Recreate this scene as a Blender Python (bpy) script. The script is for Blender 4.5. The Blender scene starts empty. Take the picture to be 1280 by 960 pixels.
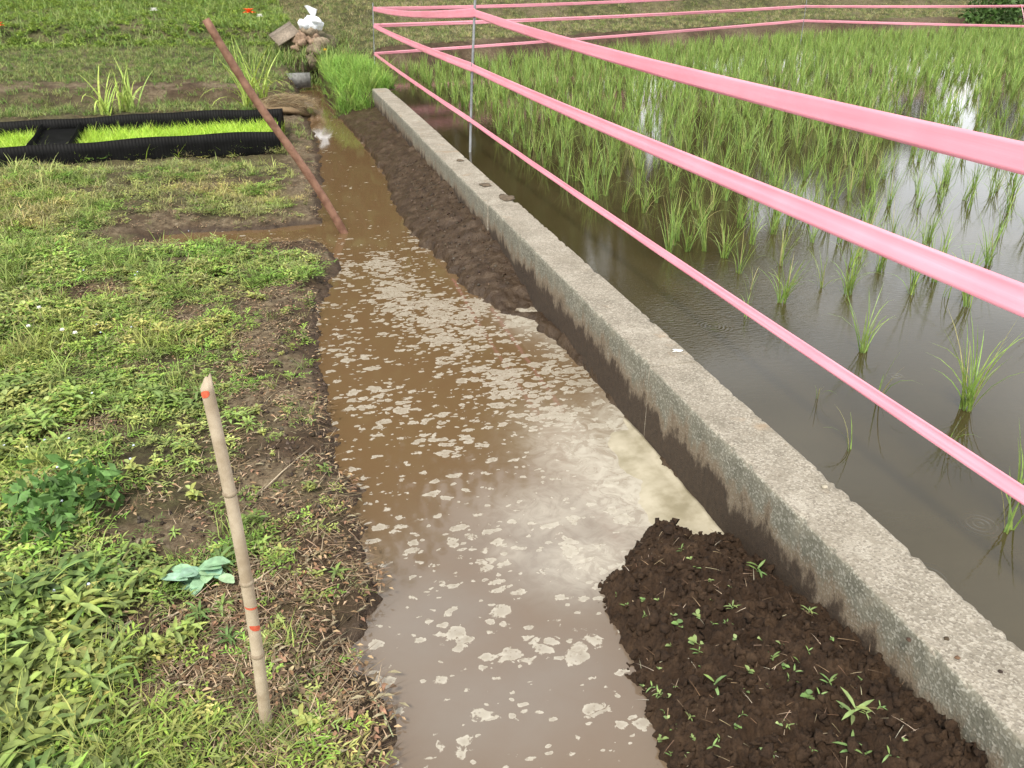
import bpy, math, random
import numpy as np
from mathutils import Vector, Matrix
random.seed(7); RNG = np.random.default_rng(11)
R = math.radians
# ------------------------------------------------------------------ camera, world, sun, exposure
sc = bpy.context.scene
col = sc.collection
F, CX, CY, H = 1035.0, 640.0, 480.0, 1.5
PITCH = math.atan(520 / F); YAW = math.atan(325 / math.hypot(F, 520))
cd = bpy.data.cameras.new('camera'); cam = bpy.data.objects.new('camera', cd); col.objects.link(cam)
cam.location = (0, 0, H); cam.rotation_euler = (math.pi / 2 - PITCH, 0, -YAW)
cd.sensor_fit = 'HORIZONTAL'; cd.sensor_width = 36; cd.lens = F / 1280 * 36
cd.clip_start = 0.05; cd.clip_end = 2000
sc.camera = cam
SUN_EL, SUN_AZ = R(52), R(215)          # azimuth clockwise from +Y: behind the camera's left shoulder
w = bpy.data.worlds.new('World'); sc.world = w; w.use_nodes = True
nt = w.node_tree; nt.nodes.clear()
out = nt.nodes.new('ShaderNodeOutputWorld'); bg = nt.nodes.new('ShaderNodeBackground')
sky = nt.nodes.new('ShaderNodeTexSky'); sky.sky_type = 'NISHITA'; sky.sun_disc = False
sky.sun_elevation = SUN_EL; sky.sun_rotation = SUN_AZ; sky.air_density = 1.2; sky.dust_density = 2.5
tc = nt.nodes.new('ShaderNodeTexCoord')
cn = nt.nodes.new('ShaderNodeTexNoise'); cn.inputs['Scale'].default_value = 2.2; cn.inputs['Detail'].default_value = 6
cn.inputs['Roughness'].default_value = .5
mp = nt.nodes.new('ShaderNodeMapping'); mp.inputs['Scale'].default_value = (1, 1, 2.2)
nt.links.new(tc.outputs['Generated'], mp.inputs['Vector']); nt.links.new(mp.outputs['Vector'], cn.inputs['Vector'])
cr = nt.nodes.new('ShaderNodeValToRGB'); e = cr.color_ramp.elements
e[0].position = .32; e[0].color = (7.4, 7.7, 8.0, 1); e[1].position = .68; e[1].color = (15.8, 15.7, 15.4, 1)
nt.links.new(cn.outputs['Fac'], cr.inputs['Fac'])
mx = nt.nodes.new('ShaderNodeMix'); mx.data_type = 'RGBA'; mx.inputs['Factor'].default_value = .86
nt.links.new(sky.outputs['Color'], mx.inputs['A']); nt.links.new(cr.outputs['Color'], mx.inputs['B'])
sx = nt.nodes.new('ShaderNodeSeparateXYZ'); nt.links.new(tc.outputs['Generated'], sx.inputs[0])
hz = nt.nodes.new('ShaderNodeMapRange'); hz.inputs[1].default_value = 0; hz.inputs[2].default_value = .45; hz.inputs[3].default_value = 1.9; hz.inputs[4].default_value = 1.0
nt.links.new(sx.outputs[2], hz.inputs[0]); vm = nt.nodes.new('ShaderNodeVectorMath'); vm.operation = 'SCALE'
nt.links.new(mx.outputs['Result'], vm.inputs[0]); nt.links.new(hz.outputs[0], vm.inputs['Scale']); nt.links.new(vm.outputs[0], bg.inputs['Color']); bg.inputs['Strength'].default_value = .1
nt.links.new(bg.outputs['Background'], out.inputs['Surface'])
sl = bpy.data.lights.new('sun', 'SUN'); sl.energy = 3.0; sl.angle = R(9); sl.color = (1, .94, .84)
so = bpy.data.objects.new('sun', sl); col.objects.link(so)
sd = Vector((math.sin(SUN_AZ) * math.cos(SUN_EL), math.cos(SUN_AZ) * math.cos(SUN_EL), math.sin(SUN_EL)))
so.rotation_euler = sd.to_track_quat('Z', 'Y').to_euler()
vs = sc.view_settings; vs.view_transform = 'Standard'; vs.look = 'None'; vs.exposure = .55; vs.gamma = 1; vs.use_curve_mapping = False
try:
    sc.cycles.max_bounces = 6; sc.cycles.use_denoising = True
except Exception: pass
# ------------------------------------------------------------------ survey helpers (picture pixel -> point on a plane)
_f = np.array([math.sin(YAW) * math.cos(PITCH), math.cos(YAW) * math.cos(PITCH), -math.sin(PITCH)])
_r = np.array([math.cos(YAW), -math.sin(YAW), 0]); _u = np.cross(_r, _f)
def ray(px, py): return _f * F + _r * (px - CX) - _u * (py - CY)
def P(px, py, z=0.0):
    d = ray(px, py); t = (z - H) / d[2]; return np.array([0, 0, H]) + d * t
def PXX(px, py, x0):
    d = ray(px, py); t = x0 / d[0]; return np.array([0, 0, H]) + d * t
def proj(p):
    v = np.asarray(p, float) - np.array([0, 0, H]); c = v @ _f
    return CX + F * (v @ _r) / c, CY - F * (v @ _u) / c, c
# ------------------------------------------------------------------ numpy noise
def _h(ix, iy, s):
    n = (ix.astype(np.int64) * 374761393 + iy.astype(np.int64) * 668265263 + s * 974634777) & 0xffffffff
    n = ((n ^ (n >> 13)) * 1274126177) & 0xffffffff
    return ((n ^ (n >> 16)) & 0xffff) / 65535.0
def vn(x, y, s=0):
    x0 = np.floor(x); y0 = np.floor(y); fx = x - x0; fy = y - y0
    fx = fx * fx * (3 - 2 * fx); fy = fy * fy * (3 - 2 * fy)
    a = _h(x0, y0, s); b = _h(x0 + 1, y0, s); c = _h(x0, y0 + 1, s); d = _h(x0 + 1, y0 + 1, s)
    return (a * (1 - fx) + b * fx) * (1 - fy) + (c * (1 - fx) + d * fx) * fy
def fbm(x, y, sc_, o=4, s=0, g=.5):
    x = np.asarray(x, float) * sc_; y = np.asarray(y, float) * sc_; t = 0; a = 1; n = 0
    for i in range(o):
        t = t + a * vn(x, y, s + i * 17); n += a; a *= g
        x, y = (x * .8 - y * .6) * 2.03 + 13.1, (x * .6 + y * .8) * 2.03 + 7.7
    return t / n
def sstep(a, b, x): t = np.clip((x - a) / (b - a), 0, 1); return t * t * (3 - 2 * t)
def sdf(x, y, poly):
    poly = np.asarray(poly); d = np.full(x.shape, 1e9); ins = np.zeros(x.shape, bool)
    for i in range(len(poly)):
        ax, ay = poly[i][:2]; bx, by = poly[(i + 1) % len(poly)][:2]
        ex, ey = bx - ax, by - ay; L = ex * ex + ey * ey + 1e-12
        t = np.clip(((x - ax) * ex + (y - ay) * ey) / L, 0, 1)
        d = np.minimum(d, (x - ax - t * ex) ** 2 + (y - ay - t * ey) ** 2)
        c = ((ay > y) != (by > y)); ins ^= c & (x < (bx - ax) * (y - ay) / ((by - ay) if by != ay else 1e-9) + ax)
    d = np.sqrt(d); return np.where(ins, -d, d)
# ------------------------------------------------------------------ mesh helpers
def mesh_obj(name, V, Fc, mat, parent=None, C=None, smooth=False, attrs=None):
    V = np.asarray(V, dtype=np.float32); Fc = np.asarray(Fc, dtype=np.int32)
    me = bpy.data.meshes.new(name); me.vertices.add(len(V)); me.vertices.foreach_set('co', V.ravel())
    k = Fc.shape[1]; me.loops.add(Fc.size); me.loops.foreach_set('vertex_index', Fc.ravel())
    me.polygons.add(len(Fc)); me.polygons.foreach_set('loop_start', np.arange(0, Fc.size, k, dtype=np.int32))
    me.update(calc_edges=True); me.validate()
    if C is not None:
        a = me.color_attributes.new('Col', 'FLOAT_COLOR', 'POINT')
        a.data.foreach_set('color', np.hstack([np.asarray(C, np.float32), np.ones((len(V), 1), np.float32)]).ravel())
    for n, v in (attrs or {}).items():
        a = me.attributes.new(n, 'FLOAT', 'POINT'); a.data.foreach_set('value', np.asarray(v, np.float32).ravel())
    if smooth: me.polygons.foreach_set('use_smooth', np.ones(len(Fc), bool))
    if mat is not None: me.materials.append(mat)
    o = bpy.data.objects.new(name, me); col.objects.link(o)
    if parent is not None: o.parent = parent
    return o
def tag(o, label=None, cat=None, group=None, kind=None):
    if label: o['label'] = label
    if cat: o['category'] = cat
    if group: o['group'] = group
    if kind: o['kind'] = kind
    return o
def empty(name, loc, label, cat, group=None, rz=0):
    o = bpy.data.objects.new(name, None); col.objects.link(o); o.location = tuple(loc); o.rotation_euler = (0, 0, rz)
    o.empty_display_size = .1
    return tag(o, label, cat, group)
def rc(c, v=.18, rng=random):
    k = 1 + rng.uniform(-v, v); return (c[0] * k * (1 + rng.uniform(-.12, .12)), c[1] * k, c[2] * k * (1 + rng.uniform(-.15, .15)))
class G:
    def __init__(s): s.V = []; s.F = []; s.C = []; s.n = 0
    def add(s, V, Fc, C):
        V = np.asarray(V, float); s.V.append(V); s.F.append(np.asarray(Fc, int) + s.n)
        C = np.asarray(C, float); s.C.append(np.tile(C, (len(V), 1)) if C.ndim == 1 else C); s.n += len(V)
    def arr(s): return np.vstack(s.V), np.vstack(s.F), np.vstack(s.C)
    def build(s, name, mat, parent=None, smooth=False):
        V, Fc, C = s.arr(); return mesh_obj(name, V, Fc, mat, parent, C, smooth)
def leaf(g, base, az, el, L, W, droop, c, seg=3, shape='lance', fold=.25, twist=0):
    """a leaf or blade: two strips folded along the mid-rib"""
    base = np.asarray(base, float); t = np.linspace(0, 1, seg + 1)
    if shape == 'lance': wd = np.sin(np.pi * np.clip(t * .93 + .07, 0, 1)) ** .8
    elif shape == 'round': wd = np.sqrt(np.clip(1 - (2 * t - 1) ** 2 * .97, 0, 1))
    else: wd = (1 - t) ** .55 * np.clip(t * 6 + .55, 0, 1)
    h = np.array([math.sin(az), math.cos(az), 0]); sdv = np.array([math.cos(az), -math.sin(az), 0])
    p = base.copy(); pts = [p.copy()]; e0 = el
    for i in range(seg):
        e0 = el - droop * ((i + .5) / seg) ** 1.3
        p = p + (h * math.cos(e0) + np.array([0, 0, math.sin(e0)])) * L / seg; pts.append(p.copy())
    pts = np.array(pts)
    nrm = np.array([0, 0, 1.0]) * math.cos(el) - h * math.sin(el)
    sv = sdv * math.cos(twist) + nrm * math.sin(twist)
    a = pts + sv * (W / 2 * wd)[:, None] + nrm * (W * fold * wd)[:, None]
    b = pts - sv * (W / 2 * wd)[:, None] + nrm * (W * fold * wd)[:, None]
    n = seg + 1; V = np.vstack([a, pts, b]); Fq = []
    for i in range(seg):
        Fq += [(i, i + 1, n + i + 1, n + i), (n + i, n + i + 1, 2 * n + i + 1, 2 * n + i)]
    cc = np.tile(np.asarray(c, float), (len(V), 1)); cc[n:2 * n] *= 1.12
    g.add(V, Fq, cc)
def blade(g, base, az, el, L, W, droop, c, seg=3, tipc=None, twist=0.0):
    base = np.asarray(base, float); h = np.array([math.sin(az), math.cos(az), 0]); sv = np.array([math.cos(az + twist), -math.sin(az + twist), 0])
    p = base.copy(); pts = [p.copy()]
    for i in range(seg):
        e0 = el - droop * ((i + .5) / seg) ** 1.4
        p = p + (h * math.cos(e0) + np.array([0, 0, math.sin(e0)])) * L / seg; pts.append(p.copy())
    pts = np.array(pts); t = np.linspace(0, 1, seg + 1); wd = np.clip((1 - t) ** .6, .03, 1) * W / 2
    V = np.vstack([pts + sv * wd[:, None], pts - sv * wd[:, None]]); n = seg + 1
    c = np.asarray(c, float); tipc = c if tipc is None else np.asarray(tipc, float)
    cc = c[None] * (1 - t[:, None]) + tipc[None] * t[:, None]
    g.add(V, [(i, i + 1, n + i + 1, n + i) for i in range(seg)], np.vstack([cc, cc]))
def tube(g, pts, rad, c, n=8, cap=True):
    pts = [np.asarray(p, float) for p in pts]
    if np.isscalar(rad): rad = [rad] * len(pts)
    V = []; up = np.array([0, 0, 1.0])
    for i, p in enumerate(pts):
        d = pts[min(i + 1, len(pts) - 1)] - pts[max(i - 1, 0)]; d /= np.linalg.norm(d) + 1e-12
        a = np.cross(d, up if abs(d[2]) < .95 else np.array([1.0, 0, 0])); a /= np.linalg.norm(a); b = np.cross(d, a)
        for k in range(n):
            q = 2 * math.pi * k / n; V.append(p + (a * math.cos(q) + b * math.sin(q)) * rad[i])
    Fq = [(i * n + k, i * n + (k + 1) % n, (i + 1) * n + (k + 1) % n, (i + 1) * n + k) for i in range(len(pts) - 1) for k in range(n)]
    if cap:
        for ring, ctr in ((0, pts[0]), (len(pts) - 1, pts[-1])):
            ci = len(V); V.append(ctr)
            for k in range(0, n, 2):
                Fq.append((ring * n + k, ring * n + (k + 1) % n, ring * n + (k + 2) % n, ci))
    g.add(V, Fq, c)
def box(g, lo, hi, c):
    x0, y0, z0 = lo; x1, y1, z1 = hi
    V = [(x0, y0, z0), (x1, y0, z0), (x1, y1, z0), (x0, y1, z0), (x0, y0, z1), (x1, y0, z1), (x1, y1, z1), (x0, y1, z1)]
    g.add(V, [(0, 3, 2, 1), (4, 5, 6, 7), (0, 1, 5, 4), (1, 2, 6, 5), (2, 3, 7, 6), (3, 0, 4, 7)], c)
def rock(g, c, r, colr, seed=0, n=14, m=9, flat=.7, rough=.35):
    """lumpy stone from a displaced lat-long ball"""
    th = np.linspace(0, math.pi, m); ph = np.linspace(0, 2 * math.pi, n, endpoint=False)
    T, Q = np.meshgrid(th, ph, indexing='ij'); X = np.sin(T) * np.cos(Q); Y = np.sin(T) * np.sin(Q); Z = np.cos(T)
    k = 1 + rough * (vn(X * 1.7 + seed * 3.1 + Z, Y * 1.7 + Z * 1.3 + seed, seed) - .5) * 2 + rough * .4 * (vn(X * 4 + seed + Z * 2, Y * 4 - Z * 3, seed + 5) - .5)
    r = np.broadcast_to(np.asarray(r, float), (3,))
    V = np.stack([X * k * r[0], Y * k * r[1], Z * k * r[2] * flat], -1).reshape(-1, 3) + np.asarray(c)
    Fq = [(i * n + j, (i + 1) * n + j, (i + 1) * n + (j + 1) % n, i * n + (j + 1) % n) for i in range(m - 1) for j in range(n)]
    g.add(V, Fq, colr)
def scatter(protos, pos, rz, sc_, which, tint, tilt=None):
    """merge many copies of small plants into one vertex soup (for things nobody could count)"""
    Vs, Fs, Cs, n = [], [], [], 0
    for k, (V, Fc, C) in enumerate(protos):
        idx = np.where(which == k)[0]
        if not len(idx): continue
        c, s = np.cos(rz[idx]), np.sin(rz[idx]); S = sc_[idx][:, None]
        x = V[None, :, 0] * S; y = V[None, :, 1] * S; z = V[None, :, 2] * S
        X = x * c[:, None] - y * s[:, None]; Y = x * s[:, None] + y * c[:, None]
        if tilt is not None: X = X + z * tilt[idx, 0:1]; Y = Y + z * tilt[idx, 1:2]
        A = np.stack([X + pos[idx, 0:1], Y + pos[idx, 1:2], z + pos[idx, 2:3]], -1)
        Vs.append(A.reshape(-1, 3)); m = len(V)
        Fs.append((Fc[None] + (np.arange(len(idx)) * m)[:, None, None] + n).reshape(-1, 4))
        Cs.append((C[None] * tint[idx][:, None, :]).reshape(-1, 3)); n += m * len(idx)
    return np.vstack(Vs), np.vstack(Fs), np.vstack(Cs)
# ------------------------------------------------------------------ materials
def new_mat(name):
    m = bpy.data.materials.new(name); m.use_nodes = True; t = m.node_tree; b = t.nodes['Principled BSDF']; return m, t, b
def N(t, typ, **kw):
    n = t.nodes.new(typ)
    for k, v in kw.items():
        if k in n.inputs: n.inputs[k].default_value = v
        else: setattr(n, k, v)
    return n
def noise(t, vec, scale, detail=4, rough=.55, dist=0):
    n = N(t, 'ShaderNodeTexNoise'); n.inputs['Scale'].default_value = scale; n.inputs['Detail'].default_value = detail
    n.inputs['Roughness'].default_value = rough; n.inputs['Distortion'].default_value = dist
    t.links.new(vec, n.inputs['Vector']); return n.outputs['Fac']
def ramp(t, fac, stops):
    n = N(t, 'ShaderNodeValToRGB'); els = n.color_ramp.elements
    while len(els) < len(stops): els.new(.5)
    for e_, (p, c) in zip(els, stops):
        e_.position = p; e_.color = (*c, 1) if len(c) == 3 else c
    t.links.new(fac, n.inputs['Fac']); return n.outputs['Color']
def mixc(t, fac, a, b, mode='MIX'):
    n = N(t, 'ShaderNodeMix'); n.data_type = 'RGBA'; n.blend_type = mode
    for s_, v in (('Factor', fac), ('A', a), ('B', b)):
        if isinstance(v, (tuple, list)): n.inputs[s_].default_value = (*v, 1)
        elif isinstance(v, (int, float)): n.inputs[s_].default_value = v
        else: t.links.new(v, n.inputs[s_])
    return n.outputs['Result']
def math_(t, op, a, b=None, c=None, clamp=False):
    n = N(t, 'ShaderNodeMath'); n.operation = op; n.use_clamp = clamp
    for i, v in enumerate((a, b, c)):
        if v is None: continue
        if isinstance(v, (int, float)): n.inputs[i].default_value = v
        else: t.links.new(v, n.inputs[i])
    return n.outputs[0]
def mrange(t, v, a, b, lo=0, hi=1):
    n = N(t, 'ShaderNodeMapRange'); n.interpolation_type = 'SMOOTHSTEP'
    for i, q in enumerate((v, a, b, lo, hi)):
        if isinstance(q, (int, float)): n.inputs[i].default_value = q
        else: t.links.new(q, n.inputs[i])
    return n.outputs[0]
def coord(t):
    return N(t, 'ShaderNodeNewGeometry').outputs['Position']
def ocoord(t): return N(t, 'ShaderNodeTexCoord').outputs['Object']
def bump(t, b, h, strength, dist=.01):
    n = N(t, 'ShaderNodeBump'); n.inputs['Strength'].default_value = strength; n.inputs['Distance'].default_value = dist
    t.links.new(h, n.inputs['Height']); t.links.new(n.outputs['Normal'], b.inputs['Normal']); return n
def attr(t, name, out='Fac'):
    n = N(t, 'ShaderNodeAttribute'); n.attribute_name = name; return n.outputs[out]
def leaf_mat(name, trans=.3, rough=.5, gain=1.0):
    m, t, b = new_mat(name); c = attr(t, 'Col', 'Color')
    v = noise(t, coord(t), 35, 2); f = mrange(t, v, .3, .7, .78, 1.2)
    hv = N(t, 'ShaderNodeHueSaturation'); hv.inputs['Value'].default_value = 1
    t.links.new(c, hv.inputs['Color']); t.links.new(math_(t, 'MULTIPLY', f, gain), hv.inputs['Value'])
    t.links.new(hv.outputs['Color'], b.inputs['Base Color']); b.inputs['Roughness'].default_value = rough
    b.inputs['Specular IOR Level'].default_value = .35
    tr = N(t, 'ShaderNodeBsdfTranslucent'); t.links.new(hv.outputs['Color'], tr.inputs['Color'])
    ms = N(t, 'ShaderNodeMixShader'); ms.inputs[0].default_value = trans
    t.links.new(b.outputs[0], ms.inputs[1]); t.links.new(tr.outputs[0], ms.inputs[2])
    t.links.new(ms.outputs[0], t.nodes['Material Output'].inputs['Surface']); return m
M = {}
M['leaf'] = leaf_mat('leaf', .20, .6); M['rice'] = leaf_mat('rice_leaf', .35, .42); M['tree'] = leaf_mat('tree_leaf', .2, .6)
def vcol_mat(name, rough=.8, nscale=60, amt=.25, bstr=.3, spec=.3):
    m, t, b = new_mat(name); c = attr(t, 'Col', 'Color'); p = ocoord(t); v = noise(t, p, nscale, 5)
    f = mrange(t, v, .25, .75, 1 - amt, 1 + amt)
    hv = N(t, 'ShaderNodeHueSaturation'); t.links.new(c, hv.inputs['Color']); t.links.new(f, hv.inputs['Value'])
    t.links.new(hv.outputs['Color'], b.inputs['Base Color']); b.inputs['Roughness'].default_value = rough
    b.inputs['Specular IOR Level'].default_value = spec
    bump(t, b, v, bstr, .004); return m
M['straw'] = vcol_mat('straw', .8, 90, .25, .2); M['stone'] = vcol_mat('stone', .85, 25, .35, .6); M['wood'] = vcol_mat('weathered_wood', .8, 40, .3, .5)
M['bark'] = vcol_mat('bark', .9, 8, .35, .8)
# soil and ground
def soil_nodes(t, p):
    n1 = noise(t, p, 9, 8, .65); n2 = noise(t, p, 70, 5, .7)
    c = ramp(t, n1, [(.28, (.028, .017, .009)), (.5, (.062, .039, .021)), (.72, (.12, .080, .047))])
    c = mixc(t, mrange(t, n2, .35, .7, 0, .5), c, (.022, .014, .009)); return c, n1, n2
m, t, b = new_mat('ground_soil'); p = coord(t); c, n1, n2 = soil_nodes(t, p)
gr = attr(t, 'green'); wet = attr(t, 'wet'); tan = attr(t, 'tan')
gc = ramp(t, noise(t, p, 3.1, 10, .8), [(.34, (.030, .030, .012)), (.48, (.085, .095, .030)), (.56, (.15, .15, .06)), (.68, (.20, .165, .085))])
gc = mixc(t, mrange(t, noise(t, p, 21, 6, .8), .42, .62, .75, 0), gc, (.022, .018, .009))
c = mixc(t, gr, c, gc)
litter = ramp(t, noise(t, p, 26, 7, .75), [(.35, (.05, .034, .02)), (.52, (.15, .115, .07)), (.7, (.30, .25, .17))])
c = mixc(t, tan, c, litter)
wc = ramp(t, noise(t, p, 14, 7, .65, .4), [(.3, (.026, .015, .008)), (.5, (.048, .030, .017)), (.72, (.090, .062, .039))])
c = mixc(t, wet, c, wc)
t.links.new(c, b.inputs['Base Color'])
b.inputs['Specular IOR Level'].default_value = .3; t.links.new(mrange(t, wet, 0, 1, .9, .36), b.inputs['Roughness'])
hh = math_(t, 'ADD', n2, math_(t, 'MULTIPLY', n1, 2.0)); bump(t, b, hh, .8, .012); M['ground'] = m
m, t, b = new_mat('dark_heap_soil'); p = coord(t); n1 = noise(t, p, 16, 8, .7); n2 = noise(t, p, 90, 5, .7)
c = ramp(t, n1, [(.28, (.018, .009, .004)), (.5, (.040, .022, .011)), (.74, (.080, .048, .026))])
c = mixc(t, mrange(t, n2, .45, .75, 0, .55), c, (.012, .007, .004))
t.links.new(c, b.inputs['Base Color']); b.inputs['Roughness'].default_value = .75; b.inputs['Specular IOR Level'].default_value = .25
bump(t, b, math_(t, 'ADD', n2, n1), 1, .012); M['heap'] = m
# concrete of the kerb
m, t, b = new_mat('kerb_concrete'); p = coord(t); sep = N(t, 'ShaderNodeSeparateXYZ'); t.links.new(p, sep.inputs[0])
base = ramp(t, noise(t, p, 7, 7, .65), [(.3, (.165, .145, .11)), (.52, (.25, .222, .175)), (.75, (.34, .31, .255))])
vo = N(t, 'ShaderNodeTexVoronoi'); vo.inputs['Scale'].default_value = 165; t.links.new(p, vo.inputs['Vector'])
vc = N(t, 'ShaderNodeSeparateColor'); t.links.new(vo.outputs['Color'], vc.inputs[0])
base = mixc(t, mrange(t, vc.outputs[0], .62, .72, 0, .45), base, (.44, .405, .34))
base = mixc(t, mrange(t, vc.outputs[1], .74, .80, 0, .55), base, (.12, .10, .075))
lich = noise(t, p, 85, 6, .8); base = mixc(t, mrange(t, lich, .57, .68, 0, .5), base, (.50, .475, .42))
oc = noise(t, p, 4.3, 5, .6, .3); base = mixc(t, mrange(t, oc, .60, .72, 0, .5), base, (.26, .17, .09))
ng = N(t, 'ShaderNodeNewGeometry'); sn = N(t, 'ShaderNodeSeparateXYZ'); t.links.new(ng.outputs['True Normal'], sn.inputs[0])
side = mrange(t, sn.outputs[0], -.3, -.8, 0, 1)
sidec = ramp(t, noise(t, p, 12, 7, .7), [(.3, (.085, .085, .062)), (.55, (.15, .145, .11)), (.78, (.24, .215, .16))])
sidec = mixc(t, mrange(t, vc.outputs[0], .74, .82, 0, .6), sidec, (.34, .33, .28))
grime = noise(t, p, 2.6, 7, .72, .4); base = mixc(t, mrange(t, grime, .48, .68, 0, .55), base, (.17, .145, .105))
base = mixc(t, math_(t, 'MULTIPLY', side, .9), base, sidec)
mpn = N(t, 'ShaderNodeMapping'); mpn.inputs['Scale'].default_value = (1, 1, .45); t.links.new(p, mpn.inputs['Vector'])
drip = noise(t, mpn.outputs[0], 9, 9, .72)
lvl = math_(t, 'ADD', sep.outputs[2], math_(t, 'MULTIPLY', math_(t, 'SUBTRACT', drip, .5), -.42))
base = mixc(t, math_(t, 'MULTIPLY', side, mrange(t, lvl, -.01, -.085, 0, .7)), base, (.17, .12, .075))
dirt = math_(t, 'MULTIPLY', side, mrange(t, lvl, -.07, -.125, 0, .95))
base = mixc(t, dirt, base, ramp(t, noise(t, p, 40, 5, .7), [(.3, (.018, .010, .005)), (.7, (.050, .031, .017))]))
t.links.new(base, b.inputs['Base Color']); b.inputs['Roughness'].default_value = .85
hb = math_(t, 'ADD', math_(t, 'MULTIPLY', vo.outputs['Distance'], .6), lich); bump(t, b, hb, .7, .006); M['kerb'] = m
# muddy water with drifting scum
m, t, b = new_mat('muddy_water'); p = coord(t); fd = attr(t, 'foam'); fl = attr(t, 'film'); gy = attr(t, 'sky_grey')
mw = mixc(t, gy, (.120, .076, .036), (.150, .124, .100))  # near water greyed: the sky's reflection is put into its colour
mw = mixc(t, mrange(t, noise(t, p, 2.4, 5, .6), .3, .7, 0, .35), mw, (.11, .063, .032))
mpf = N(t, 'ShaderNodeMapping'); mpf.inputs['Rotation'].default_value = (0, 0, R(15)); mpf.inputs['Scale'].default_value = (.62, 1.0, 1); t.links.new(p, mpf.inputs['Vector'])
f2 = noise(t, p, 55, 4, .6, .5); f3 = noise(t, p, 5, 3, .6, 1.0)
nd = N(t, 'ShaderNodeTexNoise'); nd.inputs['Scale'].default_value = 16; nd.inputs['Detail'].default_value = 4; t.links.new(p, nd.inputs['Vector'])
def flakes(vec, scale, thr, gain, wob):
    off = N(t, 'ShaderNodeVectorMath'); off.operation = 'MULTIPLY_ADD'; t.links.new(nd.outputs['Color'], off.inputs[0]); off.inputs[1].default_value = (wob, wob, 0); t.links.new(vec, off.inputs[2])
    v_ = N(t, 'ShaderNodeTexVoronoi'); v_.inputs['Scale'].default_value = scale; t.links.new(off.outputs[0], v_.inputs['Vector'])
    sc_ = N(t, 'ShaderNodeSeparateColor'); t.links.new(v_.outputs['Color'], sc_.inputs[0])
    rad = math_(t, 'MULTIPLY', math_(t, 'ADD', sc_.outputs[0], thr), gain)
    rad = math_(t, 'ADD', rad, math_(t, 'MULTIPLY', math_(t, 'SUBTRACT', f2, .5), .55))
    e_ = math_(t, 'SUBTRACT', rad, v_.outputs['Distance'])
    body = mrange(t, e_, 0, .09, 0, 1); rim = mrange(t, e_, .05, .22, 1, .62); return math_(t, 'MULTIPLY', body, rim)
dens = math_(t, 'ADD', math_(t, 'MULTIPLY', fd, 1.35), math_(t, 'MULTIPLY', math_(t, 'SUBTRACT', f3, .5), 1.0))
foam = flakes(mpf.outputs[0], 23, math_(t, 'SUBTRACT', dens, .87), .68, .06)
foam = math_(t, 'MAXIMUM', foam, flakes(mpf.outputs[0], 42, math_(t, 'SUBTRACT', dens, 1.02), .62, .04))
foam = math_(t, 'MAXIMUM', foam, flakes(p, 13, math_(t, 'SUBTRACT', math_(t, 'MULTIPLY', gy, .24), .93), 2.0, .06))
foam = math_(t, 'MULTIPLY', foam, .82)
vh = N(t, 'ShaderNodeTexVoronoi'); vh.inputs['Scale'].default_value = 60; t.links.new(p, vh.inputs['Vector'])
foam = math_(t, 'MULTIPLY', foam, mrange(t, vh.outputs['Distance'], .12, .3, .55, 1))
swirl = noise(t, p, 11, 6, .65, 1.8)
filmm = math_(t, 'MULTIPLY', fl, mrange(t, swirl, .32, .62, .55, 1), None, True)
fc = ramp(t, f2, [(.3, (.30, .27, .21)), (.7, (.47, .44, .37))])
c = mixc(t, filmm, mw, mixc(t, swirl, (.30, .265, .21), (.46, .43, .36)))
c = mixc(t, foam, c, fc)
spk = noise(t, p, 120, 3, .6); c = mixc(t, math_(t, 'MULTIPLY', fl, mrange(t, spk, .68, .74, 0, .7)), c, (.07, .05, .03))
t.links.new(c, b.inputs['Base Color'])
anyf = math_(t, 'MAXIMUM', foam, math_(t, 'MULTIPLY', filmm, .7))
t.links.new(mrange(t, anyf, 0, 1, .04, .55), b.inputs['Roughness']); b.inputs['IOR'].default_value = 1.50
hgt = math_(t, 'ADD', math_(t, 'MULTIPLY', foam, .6), math_(t, 'MULTIPLY', noise(t, p, 9, 3), .15)); bump(t, b, hgt, .35, .004)
M['puddle'] = m
# paddy water: clear over dark mud, with wind ripples and rain rings
m, t, b = new_mat('paddy_water'); p = coord(t)
c = ramp(t, noise(t, p, 1.3, 5, .6), [(.3, (.034, .026, .010)), (.7, (.052, .041, .019))])
t.links.new(c, b.inputs['Base Color']); b.inputs['Roughness'].default_value = .025; b.inputs['IOR'].default_value = 1.52
mr = N(t, 'ShaderNodeMapping'); mr.inputs['Rotation'].default_value = (0, 0, R(25)); mr.inputs['Scale'].default_value = (1, 2.4, 1); t.links.new(p, mr.inputs['Vector'])
rip = math_(t, 'MULTIPLY', noise(t, mr.outputs[0], 24, 3, .6), attr(t, 'ripple'))
tot = math_(t, 'ADD', rip, math_(t, 'MULTIPLY', noise(t, p, 3, 2), .05))
for (px, py, rad, am) in [(892, 408, .11, .5), (838, 400, .05, .3), (1205, 575, .07, .3), (1160, 722, .10, .3), (930, 352, .05, .35), (1120, 470, .05, .25), (985, 640, .05, .25), (1225, 655, .09, .2)]:
    q = P(px, py, 0); dn = N(t, 'ShaderNodeVectorMath'); dn.operation = 'DISTANCE'; t.links.new(p, dn.inputs[0]); dn.inputs[1].default_value = tuple(q)
    dd = dn.outputs['Value']; wv = math_(t, 'SINE', math_(t, 'MULTIPLY', dd, 330.0))
    tot = math_(t, 'ADD', tot, math_(t, 'MULTIPLY', math_(t, 'MULTIPLY', wv, mrange(t, dd, rad * .3, rad, 1, 0)), am * .55))
bump(t, b, tot, .55, .004); M['paddy'] = m
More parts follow.
